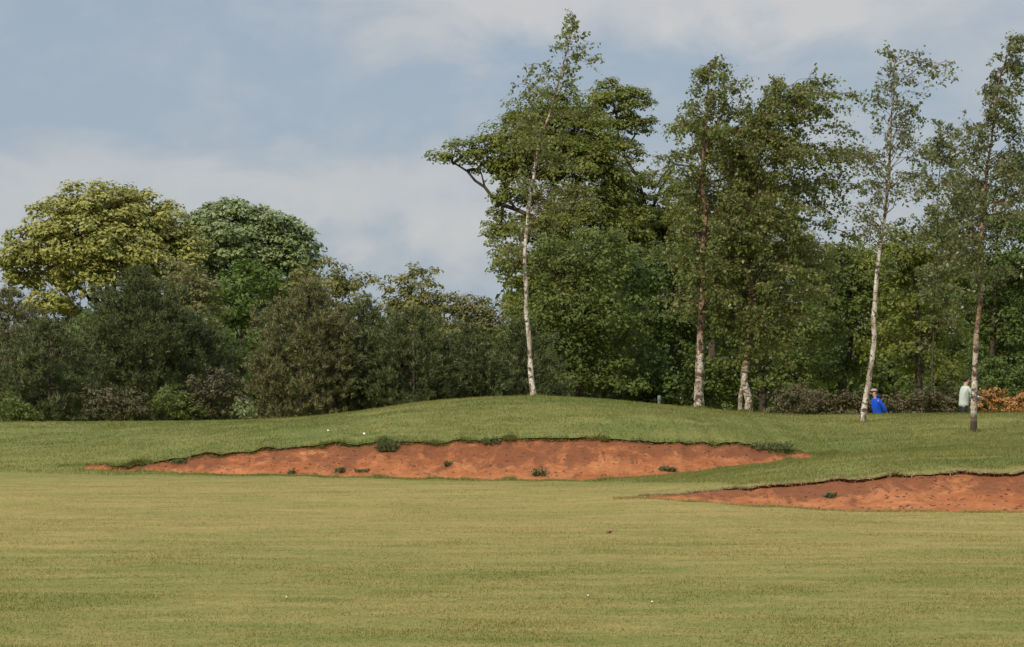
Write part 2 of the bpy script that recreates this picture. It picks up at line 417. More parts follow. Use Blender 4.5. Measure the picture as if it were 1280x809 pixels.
# crumbs of soil on the sand
def rocks(P, r, name, mat, flat=0.7):
    base = unit(np.array([[1, 0, 0], [-1, 0, 0], [0, 1, 0], [0, -1, 0], [0, 0, 1], [0, 0, -1.0]]))
    fc = np.array([[0, 2, 4], [2, 1, 4], [1, 3, 4], [3, 0, 4], [2, 0, 5], [1, 2, 5], [3, 1, 5], [0, 3, 5]])
    n = len(P); vv = base[None] * R.uniform(0.6, 1.3, (n, 6, 1)) * r[:, None, None] * np.array([1, 1, flat]) + P[:, None, :]
    ff = (fc[None] + 6 * np.arange(n)[:, None, None]).reshape(-1)
    return mesh_np(name, vv.reshape(-1, 3), ff, 3, mat)
CLOD = plain_mat('soil_crumbs', (0.17, 0.07, 0.04), 0.95)
def sand_pts(n, YF, YL, xa, xb, lowbias):
    x = R.uniform(xa, min(xb, 10), n); t = R.random(n) ** lowbias
    Y = np.interp(x, X, YF) + (np.interp(x, X, YL) - np.interp(x, X, YF)) * t * 0.97
    return np.stack([x, Y, ground_z(x, Y)], 1)
Pc = np.concatenate([sand_pts(650, YF1, YL1, x1a + .3, x1b - .3, 0.7), sand_pts(420, YF2, YL2, x2a + .5, x2b, 0.7)])
o = rocks(Pc, R.uniform(0.008, 0.045, len(Pc)) * R.uniform(.5, 1, len(Pc)), 'soil_crumbs', CLOD); tag(o, kind='stuff')

# ------------------------------------------------------------------ materials for trees
def bark_mat(name, c1, c2, scale=5):
    m, t, out = new_mat(name)
    tc = t.n('ShaderNodeTexCoord'); pos = tc.outputs['Object']
    n1 = t.noise(t.mapping(pos, (scale, scale, scale * 0.3)), 1.0, 5, 0.7)
    col = t.mix(t.sstep(n1, 0.3, 0.7), c4(*c1), c4(*c2))
    b = t.n('ShaderNodeBsdfPrincipled'); t.put(b.inputs['Base Color'], col); b.inputs['Roughness'].default_value = 0.9
    b.inputs['Specular IOR Level'].default_value = 0.15
    bp = t.n('ShaderNodeBump'); bp.inputs['Distance'].default_value = 0.05; t.put(bp.inputs['Height'], n1); t.L.new(bp.outputs[0], b.inputs['Normal'])
    t.L.new(b.outputs[0], out.inputs[0])
    return m
def birch_bark(name, dark_low, dark_high, hlow, hhigh, seed, sh=0.0):
    """white bark with black bands and patches, browner high up, black fissured at the foot"""
    m, t, out = new_mat(name)
    tc = t.n('ShaderNodeTexCoord'); pos = tc.outputs['Object']
    sep = t.n('ShaderNodeSeparateXYZ'); t.put(sep.inputs[0], pos); z = sep.outputs[2]
    band = t.noise(t.mapping(pos, (3.2, 3.2, 5.0), (seed, seed, 0)), 1.0, 5, 0.7, 1.2)
    patch = t.noise(t.mapping(pos, (6.0, 6.0, 2.2), (0, seed, seed)), 1.0, 5, 0.7, 0.8)
    lent = t.noise(t.mapping(pos, (2.5, 2.5, 45), (seed, 0, 3)), 1.0, 3, 0.5)
    white = t.mix(t.sstep(patch, 0.3, 0.6), c4(0.70, 0.66, 0.57), c4(0.36, 0.28, 0.20))
    brown = t.mix(band, c4(0.14, 0.065, 0.035), c4(0.42, 0.25, 0.15))
    up = t.math('ADD', t.sstep(z, hlow, hhigh), t.math('MULTIPLY', t.math('SUBTRACT', patch, 0.5), 1.2), clamp=True)
    col = t.mix(t.math('MULTIPLY', up, dark_high), white, brown)
    bd = t.math('MAXIMUM', t.sstep(band, 0.47 + sh, 0.55 + sh), t.math('MULTIPLY', t.sstep(patch, 0.52 + sh, 0.60 + sh), 0.85))
    bd = t.math('MAXIMUM', bd, t.math('MULTIPLY', t.sstep(lent, 0.58, 0.66), 0.6))
    col = t.mix(bd, col, t.mix(t.sstep(lent, 0.4, 0.6), c4(0.05, 0.033, 0.024), c4(0.16, 0.09, 0.055)))
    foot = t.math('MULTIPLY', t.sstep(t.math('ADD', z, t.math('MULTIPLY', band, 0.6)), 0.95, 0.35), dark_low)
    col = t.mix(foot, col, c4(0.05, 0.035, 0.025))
    b = t.n('ShaderNodeBsdfPrincipled'); t.put(b.inputs['Base Color'], col); b.inputs['Roughness'].default_value = 0.7
    b.inputs['Specular IOR Level'].default_value = 0.2
    bp = t.n('ShaderNodeBump'); bp.inputs['Distance'].default_value = 0.02; t.put(bp.inputs['Height'], patch); t.L.new(bp.outputs[0], b.inputs['Normal'])
    t.L.new(b.outputs[0], out.inputs[0])
    return m
BARK = bark_mat('dark_bark', (0.035, 0.028, 0.02), (0.11, 0.085, 0.06))
TWIG = bark_mat('birch_twigs', (0.07, 0.04, 0.03), (0.16, 0.09, 0.06), 12)
L_YELLOW = leaf_mat('yellow_green_leaves', (0.17, 0.19, 0.035), (0.40, 0.37, 0.095), (0.40, 0.36, 0.12), 0.10, trans=0.2, patch=0.35)
L_GREY = leaf_mat('grey_green_leaves', (0.125, 0.165, 0.050), (0.275, 0.310, 0.115), (0.30, 0.32, 0.2), 0.08, trans=0.2, patch=0.35)
L_OAK = leaf_mat('olive_oak_leaves', (0.104, 0.130, 0.018), (0.225, 0.235, 0.040), (0.24, 0.22, 0.07), 0.03, trans=0.32, patch=0.5)
L_MID = leaf_mat('mid_green_leaves', (0.072, 0.100, 0.017), (0.165, 0.190, 0.040), (0.20, 0.21, 0.08), 0.02, trans=0.32, patch=0.4)
L_DARK = leaf_mat('deep_green_leaves', (0.056, 0.090, 0.018), (0.140, 0.172, 0.035), (0.14, 0.17, 0.06), 0.02, trans=0.3, patch=0.4)
L_BRIGHT = leaf_mat('fresh_green_leaves', (0.065, 0.110, 0.014), (0.150, 0.205, 0.035), trans=0.25)
L_BROWNISH = leaf_mat('bronze_green_leaves', (0.105, 0.110, 0.030), (0.21, 0.20, 0.065), (0.19, 0.11, 0.05), 0.1, trans=0.25)
L_OLIVE = leaf_mat('yellow_olive_leaves', (0.11, 0.115, 0.024), (0.24, 0.22, 0.06), (0.3, 0.28, 0.12), 0.06, trans=0.25)
L_HEDGE = leaf_mat('hedge_leaves', (0.062, 0.058, 0.020), (0.130, 0.105, 0.040), (0.15, 0.07, 0.035), 0.12, trans=0.15)
L_REDDISH = leaf_mat('reddish_leaves', (0.062, 0.056, 0.022), (0.125, 0.105, 0.040), trans=0.15)
L_ORANGE = leaf_mat('orange_blossom', (0.32, 0.13, 0.03), (0.55, 0.25, 0.07), (0.16, 0.13, 0.04), 0.25, trans=0.15)
L_BIRCH = leaf_mat('birch_leaves', (0.092, 0.118, 0.022), (0.205, 0.218, 0.055), (0.36, 0.37, 0.24), 0.025, rough=0.5, trans=0.32, spec=0.35)
L_BIRCH2 = leaf_mat('pale_birch_leaves', (0.080, 0.100, 0.026), (0.19, 0.20, 0.075), (0.40, 0.41, 0.28), 0.03, rough=0.5, trans=0.32, spec=0.35)
N_DARK = leaf_mat('dark_needles', (0.046, 0.064, 0.018), (0.125, 0.138, 0.040), trans=0.05, patch=0.8)
N_BROWN = leaf_mat('olive_brown_needles', (0.080, 0.086, 0.027), (0.190, 0.175, 0.062), trans=0.05, patch=0.8)
N_SHOOT = leaf_mat('pale_pine_shoots', (0.15, 0.11, 0.055), (0.26, 0.21, 0.12), trans=0.05)

# ------------------------------------------------------------------ broadleaf trees
GR = {}
def bez(a, b, c, n):
    t = np.linspace(0, 1, n)[:, None]
    return (1 - t) ** 2 * a + 2 * t * (1 - t) * b + t * t * c

def broadleaf(name, label, cat, base_u, D, blobs, mat, leafsize=0.10, clump=0.55, density=1.0, group=None, trunk_r=0.25,
              bark=None, flat=0.6, twig_limbs=True, upn=0.5, gap=0.15, ragged=1.15, extra_limbs=(), twn=14, topf=0.85):
    """blobs: (u, v, half width px, half height px[, depth offset m]) in photograph pixels at distance D"""
    s = D / F
    base = np.array([px(base_u, D), D, 0.0]); base[2] = float(ground_z(base[0], D)[0]) - 0.05
    root = empty(name, base); tag(root, label, cat, group)
    LP, LN = [], []
    T = Tubes()
    cents = []
    for bl in blobs:
        dy = bl[4] if len(bl) > 4 else R.uniform(-0.4, 0.4) * bl[2] * s
        cents.append((P3(bl[0], bl[1], D) + np.array([0, dy, 0]), np.array([bl[2] * s, max(bl[2], bl[3]) * s * 0.85, bl[3] * s])))
    allc = np.array([c for c, r in cents]); zmin = min(c[2] - r[2] for c, r in cents); ztop = allc[:, 2].max()
    # trunk
    cx = np.average(allc[:, 0]); hgt = ztop - base[2]
    fork = base + np.array([(cx - base[0]) * 0.3, 0, max(hgt * 0.33, 0.5)])
    top = np.array([cx * 0.6 + fork[0] * 0.4, D, base[2] + hgt * topf])
    tp = np.concatenate([bez(base, base * 0.5 + fork * 0.5 + np.array([R.normal(0, .1), 0, 0]), fork, 6), bez(fork, (fork + top) / 2 + np.array([R.normal(0, .4), R.normal(0, .4), 0]), top, 8)[1:]])
    TR = Tubes(); TR.add(tp, np.linspace(1, 0.12, len(tp)) * trunk_r * np.concatenate([[1.35, 1.1], np.ones(len(tp) - 2)]), 8)
    for c, r in cents:
        area = r[0] * r[2]
        nc = max(5, int(7.0 * density * (r[0] * r[1] + r[0] * r[2] + r[1] * r[2]) / (3 * clump * clump)))
        d = rand_dirs(nc); d[:, 2] = np.where(d[:, 2] < -0.3, d[:, 2] * 0.5, d[:, 2]); d = unit(d)
        rad = np.where(R.random(nc) < 0.72, R.uniform(0.78, 1.0, nc), R.uniform(0.25, 0.8, nc))
        rad = rad * (1 + (ragged - 1) * R.normal(0, 1, nc).clip(-1.2, 1.6))
        cc = c + d * r * rad[:, None]
        keep = fnoise(cc[:, 0] / (clump * 2.2) + 3, cc[:, 2] / (clump * 2.2) + cc[:, 1] * .3, 123, 2) > -0.5 + gap
        cc = cc[keep]; d = d[keep]; nc = len(cc)
        # limb to this blob
        st = tp[min(len(tp) - 2, max(3, int(np.argmin(np.abs(tp[:, 2] - (c[2] - 0.8 * np.linalg.norm((c - top)[:2]))))))) ]
        for (pu, r0) in extra_limbs:
            q_ = np.array([P3(a, b, D) for a, b in pu]); dq = np.linalg.norm(q_ - c, axis=1); iq = int(np.argmin(dq))
            if dq[iq] < 0.6 * np.linalg.norm(st - c): st = q_[iq]
        ln = bez(st, st * 0.45 + c * 0.55 + np.array([0, 0, -0.12 * np.linalg.norm(c - st)]), c, 7)
        ln[1:-1] += R.normal(0, 0.05 * np.linalg.norm(c - st) , (5, 3)) * 0.6
        T.add(ln, np.linspace(0.42, 0.14, 7) * trunk_r * min(1, 0.5 + area / 6), 5)
        if twig_limbs:
            for q in R.permutation(nc)[:min(nc, twn)]:
                sp = ln[R.integers(3, 7)]
                e = cc[q]; le = np.linalg.norm(e - sp); md = (sp + e) / 2 + R.normal(0, 0.22, 3) * le
                tw = bez(sp, md, e, 6); tw[1:-1] += R.normal(0, 0.035, (4, 3)) * le; T.add(tw, np.linspace(0.085, 0.025, 6) * trunk_r, 3)
        # leaves of each clump
        for q in range(nc):
            rc = clump * R.uniform(0.45, 1.4)
            nl = int(1.5 * density * (rc / leafsize) ** 2 * R.uniform(0.7, 1.3)) + 3
            dd = rand_dirs(nl); dd[:, 2] = np.abs(dd[:, 2]) * np.where(R.random(nl) < 0.25, -0.8, 1)
            rr = R.random(nl) ** 0.45
            off = dd * rr[:, None] * np.array([rc, rc, rc * flat])
            off[:, 2] -= 0.25 * (off[:, 0] ** 2 + off[:, 1] ** 2) / rc
            LP.append(cc[q] + off)
            LN.append(unit(dd * 0.6 + np.array([0, 0, upn]) + rand_dirs(nl) * 0.75 + d[q] * 0.35))
    for (pu, r0) in extra_limbs:
        pts = np.array([P3(a, b, D) for a, b in pu]); T.add(pts, np.linspace(r0, r0 * 0.35, len(pts)), 6)
    LP = np.concatenate(LP); LN = np.concatenate(LN)
    LP[:, 2] = np.maximum(LP[:, 2], base[2] + 0.05)
    TR.build('trunk', bark or BARK, root, base)
    T.build('branches', bark or BARK, root, base)
    Vl, Fl = leaves(LP, LN, leafsize)
    mesh_np('crown', Vl - base, Fl, 4, mat, root)
    GR[label] = len(LP)
    return root

def pine(name, label, cat, u, D, vtop, halfw, mat, shoots=0.2, group=None, n=1500, lean=0):
    s = D / F; base = np.array([px(u, D), D, 0.0]); base[2] = float(ground_z(base[0], D)[0]) - 0.05
    H = pz(vtop, D) - base[2]; Wd = halfw * s
    root = empty(name, base); tag(root, label, cat, group)
    TR = Tubes(); top = np.array([lean * s, 0, H * 0.96])
    tp = bez(np.zeros(3), np.array([R.normal(0, .2), R.normal(0, .2), H * 0.5]), top, 10)
    TR.add(tp, np.linspace(0.13, 0.015, 10), 6); TR.build('trunk', BARK, root)
    B = Tubes(); ndP, ndD, ndL = [], [], []; shP, shD, shL = [], [], []
    nw = int(H / 0.28)
    for w in range(nw):
        f = (w + 0.5) / nw; z0 = H * f * 0.96
        Rw = Wd * (0.30 + 0.9 * math.sin(math.pi * min(1, (f * 0.80 + 0.16)))) * (1.05 - 0.12 * f) if f < 0.8 else Wd * (1 - f) * 2.8 + 0.12
        Rw *= 0.92
        c0 = np.array([np.interp(z0, tp[:, 2], tp[:, 0]), np.interp(z0, tp[:, 2], tp[:, 1]), z0])
        nb = R.integers(6, 10)
        a0 = R.random() * 6.28
        for k in range(nb):
            a = a0 + k * 6.283 / nb + R.normal(0, 0.25); L = Rw * R.uniform(0.65, 1.15)
            e = c0 + np.array([math.cos(a) * L, math.sin(a) * L, L * R.uniform(0.05, 0.45) + 0.1])
            md = c0 * 0.5 + e * 0.5 - np.array([0, 0, 0.12 * L])
            ln = bez(c0, md, e, 5); B.add(ln, np.linspace(0.022, 0.006, 5), 3)
            nt = max(3, int(L * 9))
            for q in range(nt):
                tt = R.uniform(0.25, 1.0) ** 0.7; i = tt * 4; i0 = min(3, int(i)); p = ln[i0] * (1 - (i - i0)) + ln[i0 + 1] * (i - i0)
                tip = p + R.normal(0, 0.16 * (0.4 + L * 0.4), 3) + np.array([math.cos(a), math.sin(a), 0.5]) * R.uniform(0, 0.22)
                m_ = 26
                dr = unit(rand_dirs(m_) * 0.8 + np.array([math.cos(a) * 0.5, math.sin(a) * 0.5, 0.75]))
                ndP.append(tip + R.normal(0, 0.045, (m_, 3)) - dr * 0.03); ndD.append(dr); ndL.append(R.uniform(0.10, 0.21, m_))
                if tt > 0.6 and R.random() < shoots:
                    m2 = 4; shP.append(tip + R.normal(0, 0.02, (m2, 3))); shD.append(unit(np.array([0, 0, 1.0]) + R.normal(0, 0.2, (m2, 3)))); shL.append(R.uniform(0.14, 0.30, m2))
    B.build('branches', BARK, root)
    P_ = np.concatenate(ndP); Vn, Fn = blades(P_, np.concatenate(ndD), np.concatenate(ndL), np.full(len(P_), 0.034))
    na = len(Vn) // 3
    if shP:
        P_ = np.concatenate(shP); V2, F2_ = blades(P_, np.concatenate(shD), np.concatenate(shL), np.full(len(P_), 0.035)); Vn = np.concatenate([Vn, V2])
    co = mesh_np('crown', Vn, np.arange(len(Vn)), 3, mat, root)
    co.data.materials.append(N_SHOOT); mi = np.zeros(len(Vn) // 3, dtype=np.int32); mi[na:] = 1; co.data.polygons.foreach_set('material_index', mi)
    GR[label] = len(P_)
    return root

# --- two great trees far off on the left
broadleaf('chestnut_tree', 'largest round yellow green tree rising beyond the pines on the left', 'tree', 130, 225,
          [(128, 268, 62, 38, -2), (88, 282, 48, 34, -3), (175, 275, 50, 32, -1), (52, 318, 44, 34, -3), (110, 312, 58, 36, -5), (160, 318, 55, 38, -4),
           (208, 290, 32, 36, 0), (232, 312, 24, 34, 0), (35, 345, 28, 22, -2), (70, 382, 32, 18, -4), (125, 345, 40, 26, -5), (200, 345, 40, 40, -2), (95, 420, 60, 40, -1), (60, 345, 30, 24, 3), (160, 400, 60, 50, 1)],
          L_YELLOW, 0.17, 0.85, 1.5, 'great trees beyond the pines', 0.4, flat=0.5, gap=0.06, upn=0.8, ragged=1.06, twn=8)
broadleaf('chestnut_tree', 'grey green domed tree touching the right side of the larger yellow green one', 'tree', 310, 235,
          [(240, 300, 24, 34, 0), (262, 282, 28, 28, 0), (298, 278, 40, 25, -2), (335, 288, 38, 28, -2), (368, 306, 30, 28, -1), (290, 312, 48, 34, -4), (340, 325, 48, 34, -3), (245, 312, 34, 36, 0),
           (384, 325, 15, 32, 0), (300, 360, 70, 46, 0), (360, 365, 36, 40, 1)],
          L_GREY, 0.17, 0.8, 1.6, 'great trees beyond the pines', 0.4, flat=0.5, gap=0.02, upn=0.8, ragged=1.05, twn=8)

# --- left thicket: broadleaves behind, pines in front
broadleaf('ash_tree', 'fresh bright green tree standing between two dark pines below the great trees', 'tree', 300, 122,
          [(305, 350, 30, 28, 0), (285, 385, 32, 32, -1), (320, 390, 36, 36, 0), (300, 430, 42, 36, 0), (345, 365, 28, 26, 1), (310, 480, 45, 40, 0)], L_BRIGHT, 0.085, 0.42, 1.0, None, 0.14)
broadleaf('hawthorn_tree', 'bronze green rounded tree left of the fresh green one', 'tree', 218, 118,
          [(215, 350, 42, 26, 0), (245, 380, 40, 34, 0), (190, 370, 34, 34, 1), (225, 430, 55, 44, 0)], L_BROWNISH, 0.075, 0.38, 1.0, None, 0.14)
broadleaf('hawthorn_tree', 'olive green tree with loose top above the brown pine', 'tree', 405, 118,
          [(405, 350, 36, 22, 0), (440, 362, 32, 24, 0), (375, 362, 26, 26, 1), (420, 400, 50, 40, 0), (390, 450, 50, 40, 0)], L_OLIVE, 0.075, 0.36, 0.95, None, 0.14, ragged=1.28)
broadleaf('hawthorn_tree', 'yellow olive tree with spiky top halfway between the pines and the first birch', 'tree', 515, 116,
          [(515, 352, 30, 22, 0), (500, 378, 36, 30, 0), (535, 380, 32, 30, 0), (515, 420, 50, 40, 0)], L_OLIVE, 0.075, 0.34, 0.95, None, 0.14, ragged=1.3)
broadleaf('hawthorn_tree', 'bronze leaved tree just left of the first birch trunk', 'tree', 590, 114,
          [(578, 385, 34, 22, 0), (608, 395, 30, 26, 0), (590, 425, 45, 36, 0), (600, 480, 50, 40, 0)], L_BROWNISH, 0.07, 0.34, 0.95, None, 0.14, ragged=1.25)
PG = 'young pines along the edge of the thicket'
pine('pine_tree', 'brownish young pine at the left edge of the photo', 'pine', 12, 104, 360, 62, N_BROWN, 0.25, PG)
pine('pine_tree', 'low dark pine with pale shoots second from the left edge', 'pine', 62, 99, 402, 62, N_DARK, 0.25, PG)
pine('pine_tree', 'tallest dark dense pine below the large yellow green tree', 'pine', 178, 106, 330, 68, N_DARK, 0.03, PG, lean=-6)
pine('pine_tree', 'dark bushy pine behind the reddish shrub', 'pine', 245, 108, 395, 50, N_DARK, 0.06, PG)
pine('pine_tree', 'broad brown green pine with pale shoots right of the fresh green tree', 'pine', 376, 102, 350, 66, N_BROWN, 0.3, PG, lean=14)
pine('pine_tree', 'dark pine with pale shoots left of the spiky olive tree', 'pine', 455, 104, 372, 52, N_DARK, 0.12, PG)
pine('pine_tree', 'dark pine in front of the spiky olive tree', 'pine', 520, 102, 385, 58, N_DARK, 0.14, PG)
pine('pine_tree', 'dark pine at the left foot of the mound top', 'pine', 585, 103, 405, 52, N_DARK, 0.06, PG)
pine('pine_tree', 'dark pine directly behind the first birch trunk', 'pine', 650, 106, 398, 50, N_DARK, 0.0, PG)
pine('pine_tree', 'small dark pine between the low pine and the tallest pine', 'pine', 120, 108, 415, 46, N_BROWN, 0.15, PG)

broadleaf('shrub', 'small fresh green shrub at the foot of the tallest pine', 'shrub', 222, 97,
          [(215, 500, 26, 20, 0), (235, 510, 20, 18, 0)], L_MID, 0.05, 0.22, 1.0, None, 0.04)
broadleaf('shrub', 'dusky reddish shrub beside the broad brown green pine', 'shrub', 275, 97.5,
          [(265, 480, 26, 24, 0), (290, 495, 24, 28, 0), (250, 510, 22, 22, 0)], L_REDDISH, 0.05, 0.24, 1.0, None, 0.04)
broadleaf('shrub', 'pale little shrub at the edge of the grass below the broad brown pine', 'shrub', 305, 94,
          [(305, 514, 14, 12, 0)], L_GREY, 0.045, 0.15, 1.0, None, 0.03)
broadleaf('shrub', 'dull green shrub at the foot of the low dark pine', 'shrub', 18, 96,
          [(8, 510, 22, 20, 0), (30, 518, 20, 14, 0)], L_MID, 0.05, 0.22, 1.0, None, 0.04)
broadleaf('shrub', 'dusky brown shrub left of the small fresh green shrub', 'shrub', 145, 97,
          [(130, 500, 26, 22, 0), (160, 506, 26, 20, 0)], L_REDDISH, 0.05, 0.24, 1.0, None, 0.04)

# --- oaks behind the birches
broadleaf('oak_tree', 'olive oak with a long bare limb reaching out to the left', 'tree', 700, 126,
          [(564, 198, 20, 14, -1), (588, 186, 26, 17, 0), (612, 194, 26, 20, 1), (634, 210, 26, 20, 0), (634, 172, 32, 26, 0), (680, 140, 44, 30, 0), (720, 150, 36, 34, 0), (668, 190, 46, 32, -1),
           (715, 205, 48, 40, -1), (755, 235, 44, 40, 0), (640, 245, 30, 28, 0), (625, 285, 26, 26, 0), (685, 265, 50, 38, 0), (740, 290, 50, 44, -1), (670, 320, 52, 40, 0), (770, 320, 40, 44, 0), (700, 375, 70, 50, 0), (700, 170, 50, 34, 0), (735, 190, 36, 34, -1), (752, 178, 26, 28, 0), (765, 222, 34, 30, 0), (780, 285, 36, 40, 0), (650, 215, 34, 26, 0)],
          L_OAK, 0.075, 0.46, 1.2, 'oaks behind the birches', 0.32, gap=0.12, flat=0.5, upn=0.7,
          extra_limbs=[([(690, 300), (664, 270), (645, 262), (628, 256), (615, 246), (606, 234), (594, 226), (584, 214), (568, 204)], 0.11), ([(645, 262), (634, 246), (630, 230), (619, 212)], 0.06), ([(606, 234), (602, 218), (596, 204)], 0.045)])
broadleaf('oak_tree', 'oak with a rounded top on a bare dark limb right of the tallest birch', 'tree', 800, 130,
          [(765, 120, 28, 20, 0), (790, 130, 23, 19, 0), (748, 142, 20, 17, 0), (799, 156, 19, 15, 0), (772, 152, 22, 16, 0), (778, 182, 18, 14, 0), (800, 200, 14, 12, 0), (795, 232, 22, 22, 0), (830, 222, 16, 14, 0), (770, 262, 34, 30, 0), (815, 278, 44, 40, 0), (800, 330, 50, 44, 0), (850, 290, 40, 40, 0)],
          L_OAK, 0.072, 0.42, 1.3, 'oaks behind the birches', 0.28, gap=0.14, flat=0.5, upn=0.7, ragged=1.1, topf=0.6,
          extra_limbs=[([(812, 300), (808, 262), (797, 222), (780, 195), (773, 168), (770, 140)], 0.10), ([(778, 192), (792, 172), (800, 158)], 0.06), ([(812, 270), (826, 235), (840, 215)], 0.08)])
broadleaf('oak_tree', 'oak with flat topped crown behind the second birch', 'tree', 885, 128,
          [(862, 160, 24, 13, 0), (893, 168, 28, 18, 0), (882, 192, 24, 16, 0), (915, 195, 22, 20, 0), (848, 238, 20, 16, 0), (905, 235, 36, 34, 0), (870, 268, 36, 30, 0), (890, 320, 56, 44, 0), (940, 215, 34, 30, 0), (955, 260, 44, 40, 0), (975, 310, 50, 44, 0), (930, 300, 50, 40, 0)],
          L_OAK, 0.072, 0.42, 1.25, 'oaks behind the birches', 0.28, gap=0.14, flat=0.5, upn=0.7, ragged=1.1, topf=0.6,
          extra_limbs=[([(884, 300), (884, 262), (880, 222), (882, 190), (888, 165)], 0.10), ([(884, 250), (862, 208), (842, 205), (826, 222), (818, 240)], 0.07)])

WG = 'broadleaved trees packed together behind the birches'
def wood(label, u, D, blobs, mat, **k):
    kw = dict(leafsize=0.078, clump=0.5, density=1.0, group=WG, trunk_r=0.2, gap=0.06, ragged=1.14); kw.update(k)
    broadleaf('broadleaf_tree', label, 'tree', u, D, blobs, mat, **kw)
wood('mid green tree filling the gap right of the tallest birch trunk', 725, 112,
     [(700, 330, 44, 40), (745, 320, 44, 40), (720, 385, 56, 44), (680, 420, 50, 40), (760, 400, 50, 44), (710, 465, 60, 40), (770, 470, 50, 40)], L_MID)
wood('deep green tree directly left of the second birch trunk', 830, 114,
     [(800, 345, 44, 40), (850, 340, 44, 44), (820, 395, 54, 44), (870, 410, 50, 44), (800, 465, 54, 40), (855, 475, 50, 36), (895, 490, 40, 34), (840, 500, 50, 30), (790, 500, 50, 30)], L_DARK)
wood('deep green tree behind the forked birch', 950, 113,
     [(925, 330, 44, 44), (975, 345, 44, 44), (940, 400, 56, 44), (990, 420, 48, 44), (920, 465, 54, 40), (980, 475, 44, 40)], L_MID)
wood('mid green tree with ragged top between the windblown birch and the sparse birch', 1050, 116,
     [(1050, 322, 26, 26), (1035, 352, 34, 34), (1075, 350, 34, 34), (1055, 400, 48, 42), (1090, 430, 40, 40), (1040, 460, 50, 40), (1095, 330, 26, 30), (1100, 380, 34, 36)], L_MID)
wood('olive green tree standing between the sparse birch and the rightmost birch', 1150, 111,
     [(1120, 325, 38, 30), (1155, 335, 36, 34), (1140, 375, 50, 40), (1175, 400, 34, 36), (1125, 425, 50, 40), (1170, 450, 36, 36), (1120, 300, 24, 22)], L_OAK)
wood('tall deep green tree behind the rightmost birch', 1235, 118,
     [(1262, 215, 26, 28), (1225, 245, 28, 30), (1265, 270, 36, 40), (1215, 300, 36, 36), (1255, 335, 44, 44), (1222, 375, 36, 36), (1275, 400, 40, 50), (1245, 440, 44, 44), (1290, 470, 40, 40), (1240, 480, 44, 36), (1300, 330, 40, 60)], L_DARK)
wood('mid green tree seen past the left side of the rightmost birch', 1190, 124,
     [(1185, 290, 26, 26), (1170, 320, 30, 30), (1195, 350, 30, 34), (1195, 440, 36, 36), (1170, 480, 50, 36)], L_MID)
# far wood behind everything (a mass nobody could count)
def far_wood():
    LP, LN = [], []
    for k in range(420):
        u = R.uniform(-260, 1560); D = R.uniform(150, 175); v = R.uniform(425, 540)
        if R.random() < 0.5: v = R.uniform(405, 520)
        c = P3(u, v, D); nl = 330; rc = R.uniform(1.2, 2.2)
        dd = rand_dirs(nl); LP.append(c + dd * R.random((nl, 1)) ** 0.4 * rc * np.array([1, 1, 0.8])); LN.append(unit(dd + rand_dirs(nl)))
    for k in range(150):
        u = R.uniform(640, 1500); D = R.uniform(150, 175); c = P3(u, R.uniform(335, 440), D); nl = 330; rc = R.uniform(1.2, 2.2)
        dd = rand_dirs(nl); LP.append(c + dd * R.random((nl, 1)) ** 0.4 * rc * np.array([1, 1, 0.8])); LN.append(unit(dd + rand_dirs(nl)))
    P_ = np.concatenate(LP); P_[:, 2] = np.maximum(P_[:, 2], 0.25)
    Vl, Fl = leaves(P_, np.concatenate(LN), 0.2)
    o = mesh_np('woodland', Vl, Fl, 4, L_DARK); tag(o, kind='stuff')
far_wood()

# --- hedge and orange shrubs behind the walkers
def hedge(name, label, cat, u0, u1, D, vtop, mat, n=60, group=None, size=0.05):
    s = D / F; base = P3((u0 + u1) / 2, 540, D); base[2] = float(ground_z(base[0], D)[0])
    bl = []
    for k in range(n):
        u = u0 + (u1 - u0) * (k + 0.5) / n
        bl.append((u, vtop + 14 + R.uniform(-5, 6), R.uniform(12, 18), R.uniform(11, 15), R.uniform(-.4, .4)))
        bl.append((u, vtop + 38, 20, 24, R.uniform(-.4, .2)))
    broadleaf(name, label, cat, (u0 + u1) / 2, D, bl, mat, size, 0.24, 0.9, group, 0.05, twig_limbs=False, gap=0.0)
hedge('hedge', 'dull brown green hedge behind the walker in blue', 'hedge', 975, 1225, 104, 486, L_HEDGE, 13)
broadleaf('shrub', 'dark reddish shrub at the left end of the brown hedge', 'shrub', 985, 101,
          [(985, 498, 16, 18, 0), (1005, 500, 22, 20, 0), (975, 515, 20, 16, 0)], L_REDDISH, 0.05, 0.2, 1.0, None, 0.04)
broadleaf('azalea_shrub', 'orange flowering shrub just right of the rightmost birch trunk', 'shrub', 1240, 100,
          [(1238, 494, 12, 12, 0), (1250, 502, 13, 14, 0), (1232, 512, 15, 14, 0)], L_ORANGE, 0.05, 0.18, 1.0, 'orange flowering shrubs', 0.04)
broadleaf('azalea_shrub', 'orange flowering shrub at the right edge of the photo', 'shrub', 1276, 99,
          [(1268, 503, 14, 11, 0), (1284, 500, 16, 12, 0), (1275, 515, 20, 12, 0)], L_ORANGE, 0.05, 0.18, 1.0, 'orange flowering shrubs', 0.04)
broadleaf('shrub', 'dark green bush behind the orange flowering shrubs', 'shrub', 1262, 104,
          [(1245, 470, 26, 24, 0), (1280, 470, 26, 26, 0), (1262, 505, 40, 30, 0)], L_DARK, 0.06, 0.26, 1.0, None, 0.05)

